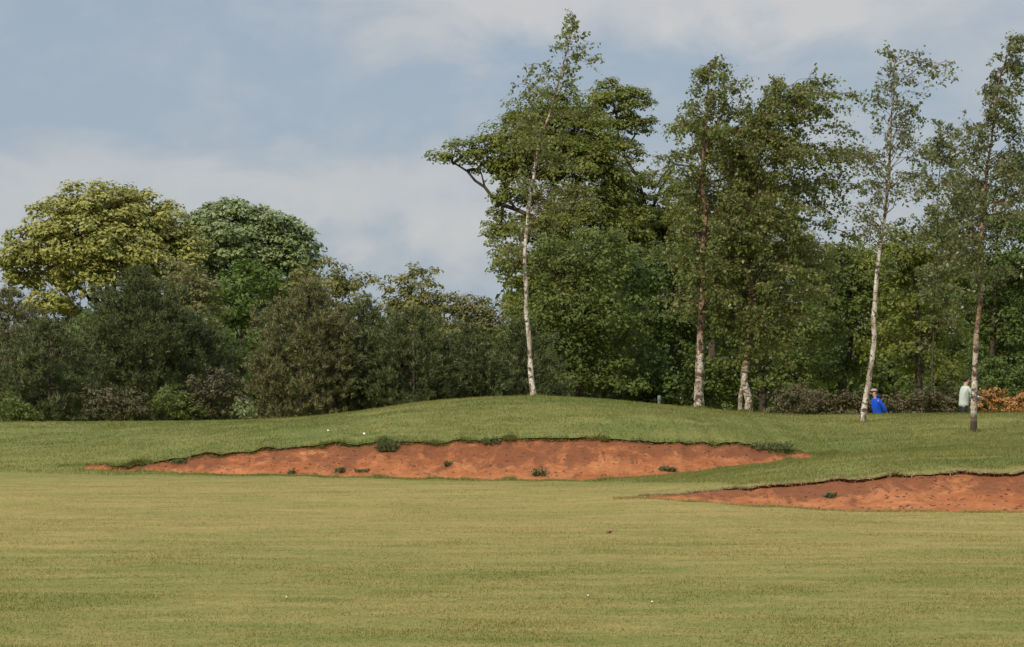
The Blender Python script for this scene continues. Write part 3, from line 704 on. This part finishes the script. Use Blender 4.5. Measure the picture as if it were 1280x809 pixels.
# ------------------------------------------------------------------ birches
def birch(label, trunk_px, D, r0, bark, mat, nbr, ext, t0=0.3, twigs=9, lpt=14, leaf=0.05, wind=0.45, extra=None, base_pt=None, droop=0.5, group='silver birches on the mound'):
    """trunk_px: (u, v) from foot to top; ext: list of (v, reach left px, reach right px)"""
    s = D / F
    pts = np.array([P3(u, v, D) for u, v in trunk_px])
    base = pts[0].copy() if base_pt is None else base_pt.copy()
    pts[0] = base; 
    base = base.copy(); pts[0, 2] -= 0.08
    # resample smoothly
    tt = np.concatenate([[0], np.cumsum(np.linalg.norm(np.diff(pts, axis=0), axis=1))]); tt /= tt[-1]
    ts = np.linspace(0, 1, 46); sm = np.stack([np.interp(ts, tt, pts[:, k]) for k in range(3)], 1)
    for _ in range(3): sm[1:-1] = 0.25 * sm[:-2] + 0.5 * sm[1:-1] + 0.25 * sm[2:]
    dev = np.sin(ts * math.pi); sm[:, 1] += 0.25 * dev * vnoise(ts * 3, 0.5, int(D * 10) + nbr)
    sm[:, 0] += 0.11 * fnoise(ts * 9, 0.7, nbr + 3, 3) * np.sqrt(dev.clip(0))
    rad = r0 * (1 - ts) ** 0.85 + 0.008; rad *= 1 + 0.28 * fnoise(ts * 26, 2.2, nbr, 3); rad[0] *= 1.55; rad[1] *= 1.15; rad[2] *= 1.04
    root = empty('birch_tree', base); tag(root, label, 'birch tree', group)
    T = Tubes(); T.add(sm, rad, 10)
    if extra is not None:
        for pp, rr in extra:
            q = np.array([P3(u, v, D) for u, v in pp])
            f = np.linspace(0, 1, 12); tq = np.linspace(0, 1, len(q)); T.add(np.stack([np.interp(f, tq, q[:, k]) for k in range(3)], 1), np.linspace(rr[0], rr[1], 12), 8)
    T.build('trunk', bark, root, base)
    B = Tubes(); LP = []
    ev = np.array(ext, float); ez = pz(ev[:, 0], D)
    o_ = np.argsort(ez); ez = ez[o_]; eL = ev[o_, 1] * s; eR = ev[o_, 2] * s
    for k in range(nbr):
        t = t0 + (1 - t0) * ((k + R.random()) / nbr) ** 0.9
        i = t * 45; i0 = min(44, int(i)); p = sm[i0] * (1 - (i - i0)) + sm[i0 + 1] * (i - i0)
        a = R.random() * 6.283; ca, sa = math.cos(a), math.sin(a)
        side = np.interp(p[2], ez, eR) if ca > 0 else np.interp(p[2], ez, eL)
        depth = 0.5 * (np.interp(p[2], ez, eR) + np.interp(p[2], ez, eL))
        L = math.hypot(ca * side, sa * depth) * R.uniform(0.45, 1.05) + 0.1
        up = R.uniform(0.5, 1.0)
        e = p + np.array([ca * L + wind * L * 0.25, sa * L, L * up * 0.7])
        md = p + np.array([ca * L * 0.45, sa * L * 0.45, L * up * 0.75])
        ln = bez(p, md, e, 8); ln[2:, 2] -= droop * L * 0.25 * np.linspace(0, 1, 6) ** 2
        ln[1:] += R.normal(0, 0.025, (7, 3)) * (0.5 + L)
        br = max(0.006, min(0.035, 0.26 * rad[i0])); B.add(ln, np.linspace(br, 0.004, 8), 4)
        nt = max(2, int(twigs * (0.4 + L * 0.6)))
        for q in range(nt):
            f = R.uniform(0.25, 1.0) ** 0.75 * 7; j = min(6, int(f)); st = ln[j] * (1 - (f - j)) + ln[j + 1] * (f - j)
            tl = R.uniform(0.15, 0.55) * (0.5 + 0.5 * min(L, 1.5))
            dr = np.array([ca * 0.3 + wind * R.uniform(0.3, 1.4) + R.normal(0, .35), sa * 0.3 + R.normal(0, .4), R.uniform(-0.9, 0.5)])
            dr = dr / np.linalg.norm(dr)
            en = st + dr * tl + np.array([wind * 0.12 * tl, 0, -droop * 0.45 * tl]); mdp = st + dr * tl * 0.5
            tw = bez(st, mdp, en, 4); B.add(tw, np.array([0.0045, 0.004, 0.003, 0.002]), 3)
            m_ = max(3, int(lpt * R.uniform(0.5, 1.4) * (0.5 + tl)))
            g = R.uniform(0.15, 1.05, m_)[:, None]
            LP.append(st * (1 - g) + en * g + R.normal(0, 0.035 + leaf * 0.3, (m_, 3)) - np.array([0, 0, 0.02]))
    LP = np.concatenate(LP)
    N = unit(rand_dirs(len(LP)) + np.array([-0.25, -0.35, 0.25]))
    B.build('branches', TWIG, root, base)
    Vl, Fl = leaves(LP, N, leaf, 0.6); mesh_np('crown', Vl - base, Fl, 4, mat, root)
    GR[label] = len(LP)
    return root

b1p = P3(668, 497, 76.2); b1p[2] = ground_z(b1p[0], b1p[1])[0]
birch('tallest birch with slender bare white trunk at the top of the mound', [(668, 497), (663, 470), (660, 420), (657, 360), (657, 300), (662, 245), (671, 195), (684, 150), (696, 105), (708, 65), (715, 40), (719, 20)], 76.2, 0.062,
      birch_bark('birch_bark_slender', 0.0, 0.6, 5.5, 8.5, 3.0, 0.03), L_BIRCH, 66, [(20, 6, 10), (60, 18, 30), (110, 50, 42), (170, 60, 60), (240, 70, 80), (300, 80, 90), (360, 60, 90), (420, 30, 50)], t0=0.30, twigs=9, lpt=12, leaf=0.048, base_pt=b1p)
p = P3(874, 511.5, 75.6); p[2] = ground_z(p[0], p[1])[0]
birch('second birch from the left with thick banded straight trunk', [(874, 511), (874, 470), (876, 420), (878, 350), (880, 280), (879, 220), (882, 170), (884, 130), (887, 80)], 75.6, 0.108,
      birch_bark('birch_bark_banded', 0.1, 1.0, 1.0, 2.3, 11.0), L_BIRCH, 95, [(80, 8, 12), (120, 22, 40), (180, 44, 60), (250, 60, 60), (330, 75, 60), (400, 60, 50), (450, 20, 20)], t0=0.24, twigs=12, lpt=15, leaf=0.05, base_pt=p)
p = P3(934, 517.5, 75.8); p[2] = ground_z(p[0], p[1])[0]
birch('windblown leafy birch whose trunk forks near the ground', [(937, 518), (939, 502), (930, 478), (934, 440), (937, 390), (938, 330), (942, 270), (948, 210), (958, 160), (972, 125)], 75.8, 0.088,
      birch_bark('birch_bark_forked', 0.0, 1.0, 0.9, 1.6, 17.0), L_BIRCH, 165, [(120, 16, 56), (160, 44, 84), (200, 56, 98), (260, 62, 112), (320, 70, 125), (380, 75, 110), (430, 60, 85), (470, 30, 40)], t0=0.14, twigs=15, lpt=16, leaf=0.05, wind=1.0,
      extra=[([(925, 519), (925, 505), (926, 490), (930, 478)], (0.055, 0.05))], base_pt=p)
p = on_ground(1077, 528, 55, 76)
birch('sparse open birch with leaning white trunk left of the walker in blue', [(1077, 528), (1082, 505), (1088, 460), (1092, 410), (1097, 340), (1104, 285), (1112, 235), (1113, 190), (1114, 150), (1117, 105), (1119, 68)], p[1], 0.066,
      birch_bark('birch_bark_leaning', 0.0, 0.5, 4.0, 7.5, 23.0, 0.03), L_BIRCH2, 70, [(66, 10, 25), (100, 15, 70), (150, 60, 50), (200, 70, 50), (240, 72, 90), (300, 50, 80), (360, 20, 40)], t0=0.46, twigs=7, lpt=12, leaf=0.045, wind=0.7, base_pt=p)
p = on_ground(1217, 540, 50, 76)
birch('rightmost birch with rough blackened trunk foot', [(1217, 540), (1218, 505), (1219, 460), (1222, 410), (1225, 350), (1228, 290), (1232, 235), (1236, 190), (1240, 150), (1246, 110), (1256, 75), (1268, 48)], p[1], 0.068,
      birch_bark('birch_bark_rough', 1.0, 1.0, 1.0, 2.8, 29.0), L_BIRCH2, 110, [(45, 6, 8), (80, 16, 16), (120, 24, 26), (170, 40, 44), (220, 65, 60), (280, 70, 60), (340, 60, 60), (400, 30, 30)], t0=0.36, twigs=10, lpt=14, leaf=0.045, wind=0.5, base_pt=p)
p = P3(1165, 530, 108); p[2] = ground_z(p[0], p[1])[0]
birch('thin young birch with loose leaves half hidden between the two right birches', [(1165, 530), (1166, 440), (1170, 340), (1172, 260), (1176, 200), (1182, 160)], 108, 0.028,
      BARK, L_BIRCH2, 60, [(160, 10, 20), (200, 30, 40), (260, 40, 50), (320, 40, 46), (400, 20, 30)], t0=0.3, twigs=12, lpt=16, leaf=0.06, wind=0.6, base_pt=p)

# ------------------------------------------------------------------ longer grass round the birch feet, missed by the mower
FV = []
for (u, Yb, n_) in ((668, 76.0, 260), (874, 75.4, 300), (932, 75.6, 360), (1077, on_ground(1077, 528, 55, 76)[1], 260), (1217, on_ground(1217, 540, 50, 76)[1], 300)):
    rr = np.abs(R.normal(0, 0.22, n_)); aa = R.uniform(0, 6.283, n_); x = px(u, Yb) + rr * np.cos(aa) * 1.4; Y = Yb + rr * np.sin(aa)
    FV.append(blades(np.stack([x, Y, ground_z(x, Y) - .01], 1), unit(np.stack([R.normal(0, .4, n_), R.normal(0, .4, n_), np.ones(n_)], 1)), R.uniform(.06, .17, n_) * np.exp(-rr), np.full(n_, .014))[0])
FV = np.concatenate(FV); o = mesh_np('long_grass', FV, np.arange(len(FV)), 3, BLADE); tag(o, kind='stuff')

# ------------------------------------------------------------------ small things on the grass and sand
def weed(label, u, v, hgt, wid, n, mat, lo=40, hi=66, group=None, name='weed_clump', cat='weed'):
    b = on_ground(u, v, lo, hi)
    o_ = np.zeros((n, 3)); o_[:, 0] = R.uniform(-1, 1, n) * wid * 0.55; o_[:, 1] = R.normal(0, wid * 0.3, n)
    D = unit(np.stack([R.normal(0, 0.6, n) , R.normal(-0.1, 0.5, n), R.uniform(0.3, 1.2, n)], 1)); L = R.uniform(0.5, 1.1, n) * hgt
    V1, F1_ = blades(o_ - np.array([0, 0, 0.02]), D, L, np.full(n, 0.028))
    P_ = o_ + D * (L * R.uniform(0.3, 0.9, n))[:, None]; V2, F2_ = leaves(P_, unit(rand_dirs(n) + np.array([0, 0, .6])), 0.028)
    V2t = V2.reshape(-1, 4, 3); tri = np.concatenate([V2t[:, [0, 1, 2]], V2t[:, [0, 2, 3]]], 1).reshape(-1, 3)
    Vv = np.concatenate([V1, tri]); ob = mesh_np(name, Vv, np.arange(len(Vv)), 3, mat); ob.location = Vector(b.tolist())
    tag(ob, label, cat, group); return ob
WEED = leaf_mat('weed_leaves', (0.045, 0.062, 0.018), (0.12, 0.13, 0.04), trans=0.15)
weed('largest dark weed clump hanging over the lip of the long bunker', 485, 562, 0.26, 0.34, 260, WEED)
weed('dark weed tuft on the lip in the middle of the long bunker', 615, 553, 0.16, 0.34, 160, WEED)
weed('round green weed low on the sand in the middle of the long bunker', 674, 594, 0.20, 0.22, 90, WEED)
weed('low weed at the front edge of the long bunker left of the large hanging clump', 425, 590, 0.13, 0.18, 90, WEED)
weed('small weed on the front sand edge at the left part of the long bunker', 365, 592, 0.10, 0.14, 70, WEED)
weed('flat weed on the sand straight below the large hanging clump', 453, 590, 0.09, 0.24, 110, WEED)
weed('low green weed on the sand left of the round green weed', 560, 582, 0.14, 0.12, 60, WEED)
weed('dark weed mat over the right end of the long bunker', 962, 560, 0.15, 0.8, 420, WEED)
weed('small weed in the lower middle right of the long bunker', 835, 588, 0.10, 0.30, 150, WEED)
weed('small weed on the sand of the nearer bunker', 1038, 622, 0.11, 0.12, 60, WEED)
weed('thin weed on the sand lip near the left end of the long bunker', 225, 578, 0.09, 0.3, 150, WEED)
WHITE = plain_mat('white_petals', (0.8, 0.8, 0.76), 0.6, 0.05)
YEL = plain_mat('yellow_centre', (0.6, 0.42, 0.05), 0.6, 0.05)
def daisy(label, u, v, size, group, hs=0.05):
    b = on_ground(u, v, 16, 74)
    root = empty('daisy', b); tag(root, label, 'flower', group)
    k = 9; Vs = []
    for i in range(k):
        a = i * 6.283 / k; c, s_ = math.cos(a), math.sin(a); q = np.array([-s_, c, 0])
        e = np.array([c, s_, 0.25])
        Vs += [np.zeros(3), e * size * .6 + q * size * .22, e * size, e * size * .6 - q * size * .22]
    Vs = np.array(Vs); Rt = np.array(Matrix.Rotation(math.radians(50), 3, 'X')); up = np.array([0, 0, hs])
    mesh_np('petals', Vs @ Rt.T + up, np.arange(4 * k), 4, WHITE, root)
    T = Tubes(); T.add([[0, 0, 0], [0.002, 0, hs * .5], [0, 0, hs]], [0.003, 0.003, 0.003], 4); T.build('stalk', WEED, root)
    T = Tubes(); T.add(np.array([[0, -.001, hs - .002], [0, -0.002, hs + .003], [0, -.004, hs + .006]]), [size * .2, size * .28, size * .05], 8); T.build('flower_centre', YEL, root)
daisy('white daisy on the bank above the lip of the long bunker right of its twin', 455, 545, 0.03, 'daisies above the long bunker')
daisy('smaller white daisy on the bank further left above the long bunker', 410, 541, 0.022, 'daisies above the long bunker')
daisy('single white daisy in the mown grass at lower right of the middle', 815, 755, 0.009, 'daisies in the mown grass', 0.018)
daisy('single white daisy in the mown grass left of the one at lower right', 735, 747, 0.008, 'daisies in the mown grass', 0.018)
daisy('single white daisy in the mown grass at lower left of the middle', 358, 749, 0.008, 'daisies in the mown grass', 0.018)
b = on_ground(760, 667, 20, 60); o = rocks(np.zeros((3, 3)) + R.normal(0, 0.02, (3, 3)), np.array([0.035, 0.03, 0.025]), 'soil_clod', CLOD); o.location = Vector(b.tolist())
tag(o, 'single dark clod lying on the mown grass in front of the bunkers', 'soil clod')
# marker post
POSTM = plain_mat('weathered_post', (0.16, 0.18, 0.13), 0.85)
pb = P3(824, 520, 84); pb[2] = ground_z(pb[0], pb[1])[0]
root = empty('marker_post', pb); tag(root, 'short grey green wooden post behind the mound left of the thick banded birch', 'post')
ph = pz(494.5, 84) - pb[2]
T = Tubes(); T.add([[0, 0, -.1], [0, 0, ph * .7], [0, 0, ph - 0.16]], [0.045, 0.043, 0.042], 10); T.build('post', POSTM, root)
T = Tubes(); T.add([[0, 0, ph - 0.16], [0, 0, ph - 0.155], [0, 0, ph - 0.02], [0, 0, ph]], [0.042, 0.050, 0.048, 0.03], 10); T.build('post_cap', plain_mat('post_cap', (0.17, 0.20, 0.15), 0.7), root)

# ------------------------------------------------------------------ walkers
SKIN = plain_mat('skin', (0.50, 0.30, 0.22), 0.55, 0.08)
def skin_mesh(name, joints, edges, mat, parent, rootv=0, sub=2):
    me = bpy.data.meshes.new(name); me.from_pydata([j[:3] for j in joints], edges, []); me.update()
    o = bpy.data.objects.new(name, me); COL.objects.link(o); o.parent = parent
    md = o.modifiers.new('skin', 'SKIN'); md.use_smooth_shade = True
    if not me.skin_vertices: me.attributes.new('x', 'FLOAT', 'POINT')
    sv = me.skin_vertices[0].data
    for i, j in enumerate(joints):
        r = j[3]; sv[i].radius = r if isinstance(r, tuple) else (r, r)
        sv[i].use_root = (i == rootv)
    ss = o.modifiers.new('sub', 'SUBSURF'); ss.levels = sub; ss.render_levels = sub
    dg = bpy.context.evaluated_depsgraph_get(); ev = o.evaluated_get(dg)
    nm = bpy.data.meshes.new_from_object(ev, depsgraph=dg)
    o.modifiers.clear(); o.data = nm; nm.materials.clear(); nm.materials.append(mat)
    for p_ in nm.polygons: p_.use_smooth = True
    return o
def ellip(name, c, r, mat, parent, n=16, squash=None):
    V_, F_ = [], []
    for i in range(n + 1):
        th = math.pi * i / n
        for j in range(n):
            a = 2 * math.pi * j / n
            q = np.array([math.sin(th) * math.cos(a), math.sin(th) * math.sin(a), math.cos(th)])
            if squash: q = squash(q)
            V_.append(np.array(c) + q * np.array(r))
    for i in range(n):
        for j in range(n): F_ += [i * n + j, (i + 1) * n + j, (i + 1) * n + (j + 1) % n, i * n + (j + 1) % n]
    return mesh_np(name, np.array(V_), F_, 4, mat, parent, smooth=True)

def person(label, u, D, face, lean, jacket, trousers, hair, arm_r, arm_l, cap=None, hood=None, scale=1.0, step=0.18):
    """face: heading angle of the +X (front) axis; lean: forward lean of the trunk in metres at the neck"""
    b = P3(u, 520, D); b[2] = ground_z(b[0], b[1])[0]
    root = empty('person', b); root.rotation_euler[2] = face; root.scale = (scale,) * 3
    tag(root, label, 'person')
    l = lean
    hip = (0, 0, 0.93); wst = (l * .25, 0, 1.06); cst = (l * .7, 0, 1.28); nk = (l * 1.0, 0, 1.46); hd = (l * 1.25 + 0.02, 0, 1.60); ht = (l * 1.35 + 0.03, 0, 1.70)
    J = [(*hip, (.12, .15)), (*wst, (.10, .135)), (*cst, (.12, .165)), (*nk, .058), (hd[0], hd[1], hd[2], (.092, .075)), (ht[0], ht[1], ht[2], (.07, .062))]
    E = [(0, 1), (1, 2), (2, 3), (3, 4), (4, 5)]
    for sy, st in ((1, step), (-1, -step)):
        k = len(J)
        J += [(0.0, 0.095 * sy, 0.84, .088), (st * .55 + .04, 0.10 * sy, 0.48, .06), (st, 0.10 * sy, 0.10, .042), (st + 0.13, 0.11 * sy, 0.045, .036)]
        E += [(0, k), (k, k + 1), (k + 1, k + 2), (k + 2, k + 3)]
    arms = {}
    for sy, A in ((1, arm_l), (-1, arm_r)):
        k = len(J); sh = (cst[0] * .3 + nk[0] * .7 - 0.0, 0.19 * sy, 1.40)
        J += [(*sh, .055), (*A[0], .040), (*A[1], .028)]
        E += [(2, k), (k, k + 1), (k + 1, k + 2)]
        w = np.array(A[1]); d = w - np.array(A[0]); d /= np.linalg.norm(d)
        k2 = len(J); J.append((*(w + d * .07), (.026, .036))); E.append((k + 2, k2))
        side = np.cross(d, [0, 0, 1.0]); side /= np.linalg.norm(side) + 1e-6
        for q, (o1, ln_) in enumerate([(-.028, .065), (-.01, .078), (.01, .074), (.028, .058)]):
            kk = len(J); pA = w + d * .095 + side * o1; pB = pA + d * ln_ * .55 + np.array([0, 0, -.008]); pC = pA + d * ln_ + np.array([0, 0, -.028])
            J += [(*pA, .009), (*pB, .0085), (*pC, .007)]; E += [(k2, kk), (kk, kk + 1), (kk + 1, kk + 2)]
        kk = len(J); pA = w + d * .04 + side * .036; pB = pA + d * .045 + side * .02
        J += [(*pA, .010), (*pB, .0085)]; E += [(k + 2, kk), (kk, kk + 1)]
        arms[sy] = (sh, A)
    skin_mesh('body', J, E, SKIN, root)
    # jacket
    J2 = [(hip[0], 0, 0.80, (.165, .20)), (hip[0], 0, 0.92, (.16, .19)), (wst[0], 0, 1.06, (.155, .185)), (cst[0], 0, 1.28, (.165, .20)), (nk[0] - .01, 0, 1.43, (.085, .10))]; E2 = [(0, 1), (1, 2), (2, 3), (3, 4)]
    for sy in (1, -1):
        sh, A = arms[sy]; k = len(J2); w = np.array(A[1]) * .92 + np.array(A[0]) * .08
        J2 += [(sh[0], sh[1], sh[2], .078), (*A[0], .062), (*w, .048)]; E2 += [(3, k), (k, k + 1), (k + 1, k + 2)]
    skin_mesh('jacket', J2, E2, jacket, root)
    J3 = [(0, 0, 0.95, (.135, .165)), (0, 0, 0.88, (.13, .16))]; E3 = [(0, 1)]
    for sy, st in ((1, step), (-1, -step)):
        k = len(J3); J3 += [(0.0, 0.095 * sy, 0.80, .105), (st * .55 + .04, 0.10 * sy, 0.48, .078), (st, 0.10 * sy, 0.11, .062)]; E3 += [(1, k), (k, k + 1), (k + 1, k + 2)]
    skin_mesh('trousers', J3, E3, trousers, root)
    for sy, st in ((1, step), (-1, -step)):
        ellip('shoe', (st + 0.07, 0.105 * sy, 0.05), (.15, .055, .055), plain_mat('shoe', (0.05, 0.045, 0.04), 0.6), root)
    hc = (hd[0] + .02, 0, 1.635)
    ellip('hair', (hc[0] - 0.02, 0, hc[2] + 0.02), (.105, .088, .11), hair, root, squash=lambda q: q * (0.72 if (q[0] > .35 and q[2] < .45) else 1))
    ellip('nose', (hc[0] + .105, 0, hc[2] - .02), (.022, .014, .022), SKIN, root)
    DARKE = plain_mat('eye_dark', (0.03, 0.025, 0.02), 0.4)
    for sy in (1, -1):
        ellip('eye', (hc[0] + .085, 0.032 * sy, hc[2] + .0), (.010, .012, .008), DARKE, root)
        ellip('ear', (hc[0] - .0, 0.083 * sy, hc[2] - .01), (.02, .010, .03), SKIN, root)
    ellip('mouth', (hc[0] + .088, 0, hc[2] - .065), (.008, .022, .006), plain_mat('lips', (0.35, 0.12, 0.1), 0.5), root)
    if cap is not None:
        ellip('cap', (hc[0] - 0.005, 0, hc[2] + 0.062), (.112, .096, .075), cap, root, squash=lambda q: np.array([q[0], q[1], max(q[2], -0.1)]))
    if hood is not None:
        ellip('hood', (hd[0] - .12, 0, 1.50), (.10, .13, .11), hood, root)
    return root
BLUE = plain_mat('blue_jacket', (0.010, 0.075, 0.52), 0.7, 0.2, 6); NAVY = plain_mat('navy_cloth', (0.012, 0.02, 0.08), 0.8, 0.2, 6)
person('walker in a bright blue jacket and pale cap beside the leaning birch', 1098, 94, math.radians(200), 0.10, BLUE, NAVY, plain_mat('brown_hair', (0.08, 0.05, 0.03), 0.7),
       ((-0.05, -0.24, 1.14), (0.02, -0.25, 0.94)), ((-0.10, 0.22, 1.14), (-0.20, 0.20, 0.98)), cap=plain_mat('pale_cap', (0.34, 0.26, 0.24), 0.7), hood=NAVY)
person('walker in a pale grey green shirt half hidden behind the rightmost birch', 1204.5, 85, math.radians(14), 0.06, plain_mat('pale_shirt', (0.50, 0.53, 0.46), 0.8, 0.1, 6), plain_mat('dark_trousers', (0.03, 0.03, 0.035), 0.8),
       plain_mat('dark_hair', (0.02, 0.015, 0.01), 0.7), ((0.26, -0.20, 1.14), (0.48, -0.14, 1.12)), ((0.22, 0.22, 1.14), (0.44, 0.14, 1.12)), scale=0.95)

# ------------------------------------------------------------------ light, sky, camera
SUN_AZ = math.radians(214)       # clockwise from +Y: behind the camera, to the left
SUN_EL = math.radians(40)
w = bpy.data.worlds.new('World'); C.world = w; w.use_nodes = True
w.node_tree.nodes.clear(); t = NT(w.node_tree)
sky = t.n('ShaderNodeTexSky', sky_type='NISHITA'); sky.sun_disc = False; sky.sun_elevation = SUN_EL; sky.sun_rotation = SUN_AZ
tc = t.n('ShaderNodeTexCoord'); d = tc.outputs['Generated']
sep = t.n('ShaderNodeSeparateXYZ'); t.put(sep.inputs[0], d)
dx, dy, dz = sep.outputs
az = t.math('ARCTAN2', dx, dy); hl = t.math('SQRT', t.math('ADD', t.math('MULTIPLY', dx, dx), t.math('MULTIPLY', dy, dy)))
el = t.math('ARCTAN2', dz, hl)
comb = t.n('ShaderNodeCombineXYZ'); t.put(comb.inputs[0], t.math('MULTIPLY', az, 17.0)); t.put(comb.inputs[1], t.math('MULTIPLY', el, 34.0))
n1 = t.noise(comb.outputs[0], 1.0, 6, 0.55, 0.6)
n2 = t.noise(t.mapping(comb.outputs[0], (2.4, 1.6, 1), (3, 9, 0)), 1.0, 5, 0.6, 0.3)
n3 = t.noise(t.mapping(comb.outputs[0], (0.45, 0.6, 1), (1.3, 4, 0)), 1.0, 4, 0.5)
nn = t.math('SUBTRACT', n1, 0.5); nm_ = t.math('SUBTRACT', n2, 0.5)
# low bank of pale cloud with a soft irregular upper edge
e1 = t.math('ADD', el, t.math('ADD', t.math('MULTIPLY', nn, 0.060), t.math('MULTIPLY', nm_, 0.020)))
low = t.math('MULTIPLY', t.sstep(e1, 0.092, 0.076), t.sstep(e1, 0.030, 0.066))
low = t.math('MULTIPLY', low, t.sstep(az, 0.10, -0.02))
e2 = t.math('ADD', el, t.math('MULTIPLY', nn, 0.045))
high = t.math('MULTIPLY', t.sstep(e2, 0.112, 0.136), t.math('MULTIPLY', t.sstep(az, -0.12, 0.0), t.sstep(az, 0.19, 0.09)))
right = t.math('MULTIPLY', t.sstep(az, 0.02, 0.12), 0.42)
f = t.math('ADD', t.math('MULTIPLY', low, 0.62), t.math('MULTIPLY', high, 0.85))
f = t.math('ADD', f, t.math('MULTIPLY', right, t.sstep(n3, 0.3, 0.7)))
f = t.math('ADD', f, t.math('MULTIPLY', nm_, 0.65)); f = t.math('ADD', f, t.math('MULTIPLY', nn, 0.85))
f = t.math('ADD', f, 0.04, clamp=True)
K = 1 / 0.10
cloud = t.mix(f, c4(0.285 * K, 0.345 * K, 0.420 * K), c4(0.50 * K, 0.485 * K, 0.48 * K))
up = t.math('MULTIPLY_ADD', t.sstep(el, 0.2, 0.7), 1.8, 1.0)  # overhead cloud brightened above the view as added fill light
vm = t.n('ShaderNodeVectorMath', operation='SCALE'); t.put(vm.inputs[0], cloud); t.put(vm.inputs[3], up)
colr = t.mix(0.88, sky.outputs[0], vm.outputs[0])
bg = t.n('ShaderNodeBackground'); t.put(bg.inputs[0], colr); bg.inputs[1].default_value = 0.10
wo = t.n('ShaderNodeOutputWorld'); t.L.new(bg.outputs[0], wo.inputs[0])

sd = bpy.data.lights.new('sun', 'SUN'); sd.energy = 2.7; sd.angle = math.radians(0.6); sd.color = (1.0, 0.91, 0.76)
so = bpy.data.objects.new('sun', sd); COL.objects.link(so)
to_sun = Vector((math.sin(SUN_AZ) * math.cos(SUN_EL), math.cos(SUN_AZ) * math.cos(SUN_EL), math.sin(SUN_EL)))
so.rotation_euler = to_sun.to_track_quat('Z', 'Y').to_euler(); so.location = (-60, -60, 80)

cd = bpy.data.cameras.new('camera'); cam = bpy.data.objects.new('camera', cd); COL.objects.link(cam)
cd.sensor_width = 36; cd.lens = 36 * F / 1280; cd.clip_start = 0.5; cd.clip_end = 6000
cam.location = (0, 0, CAM_Z); cam.rotation_euler = (math.radians(90) , 0, 0)
cd.shift_y = (HOR - 404.5) / 1280
C.camera = cam
vs = C.view_settings; vs.view_transform = 'Standard'; vs.look = 'None'; vs.gamma = 1; vs.exposure = 0.24; vs.use_curve_mapping = False
C.render.filter_size = 2.8
print('leaves', sum(GR.values()))
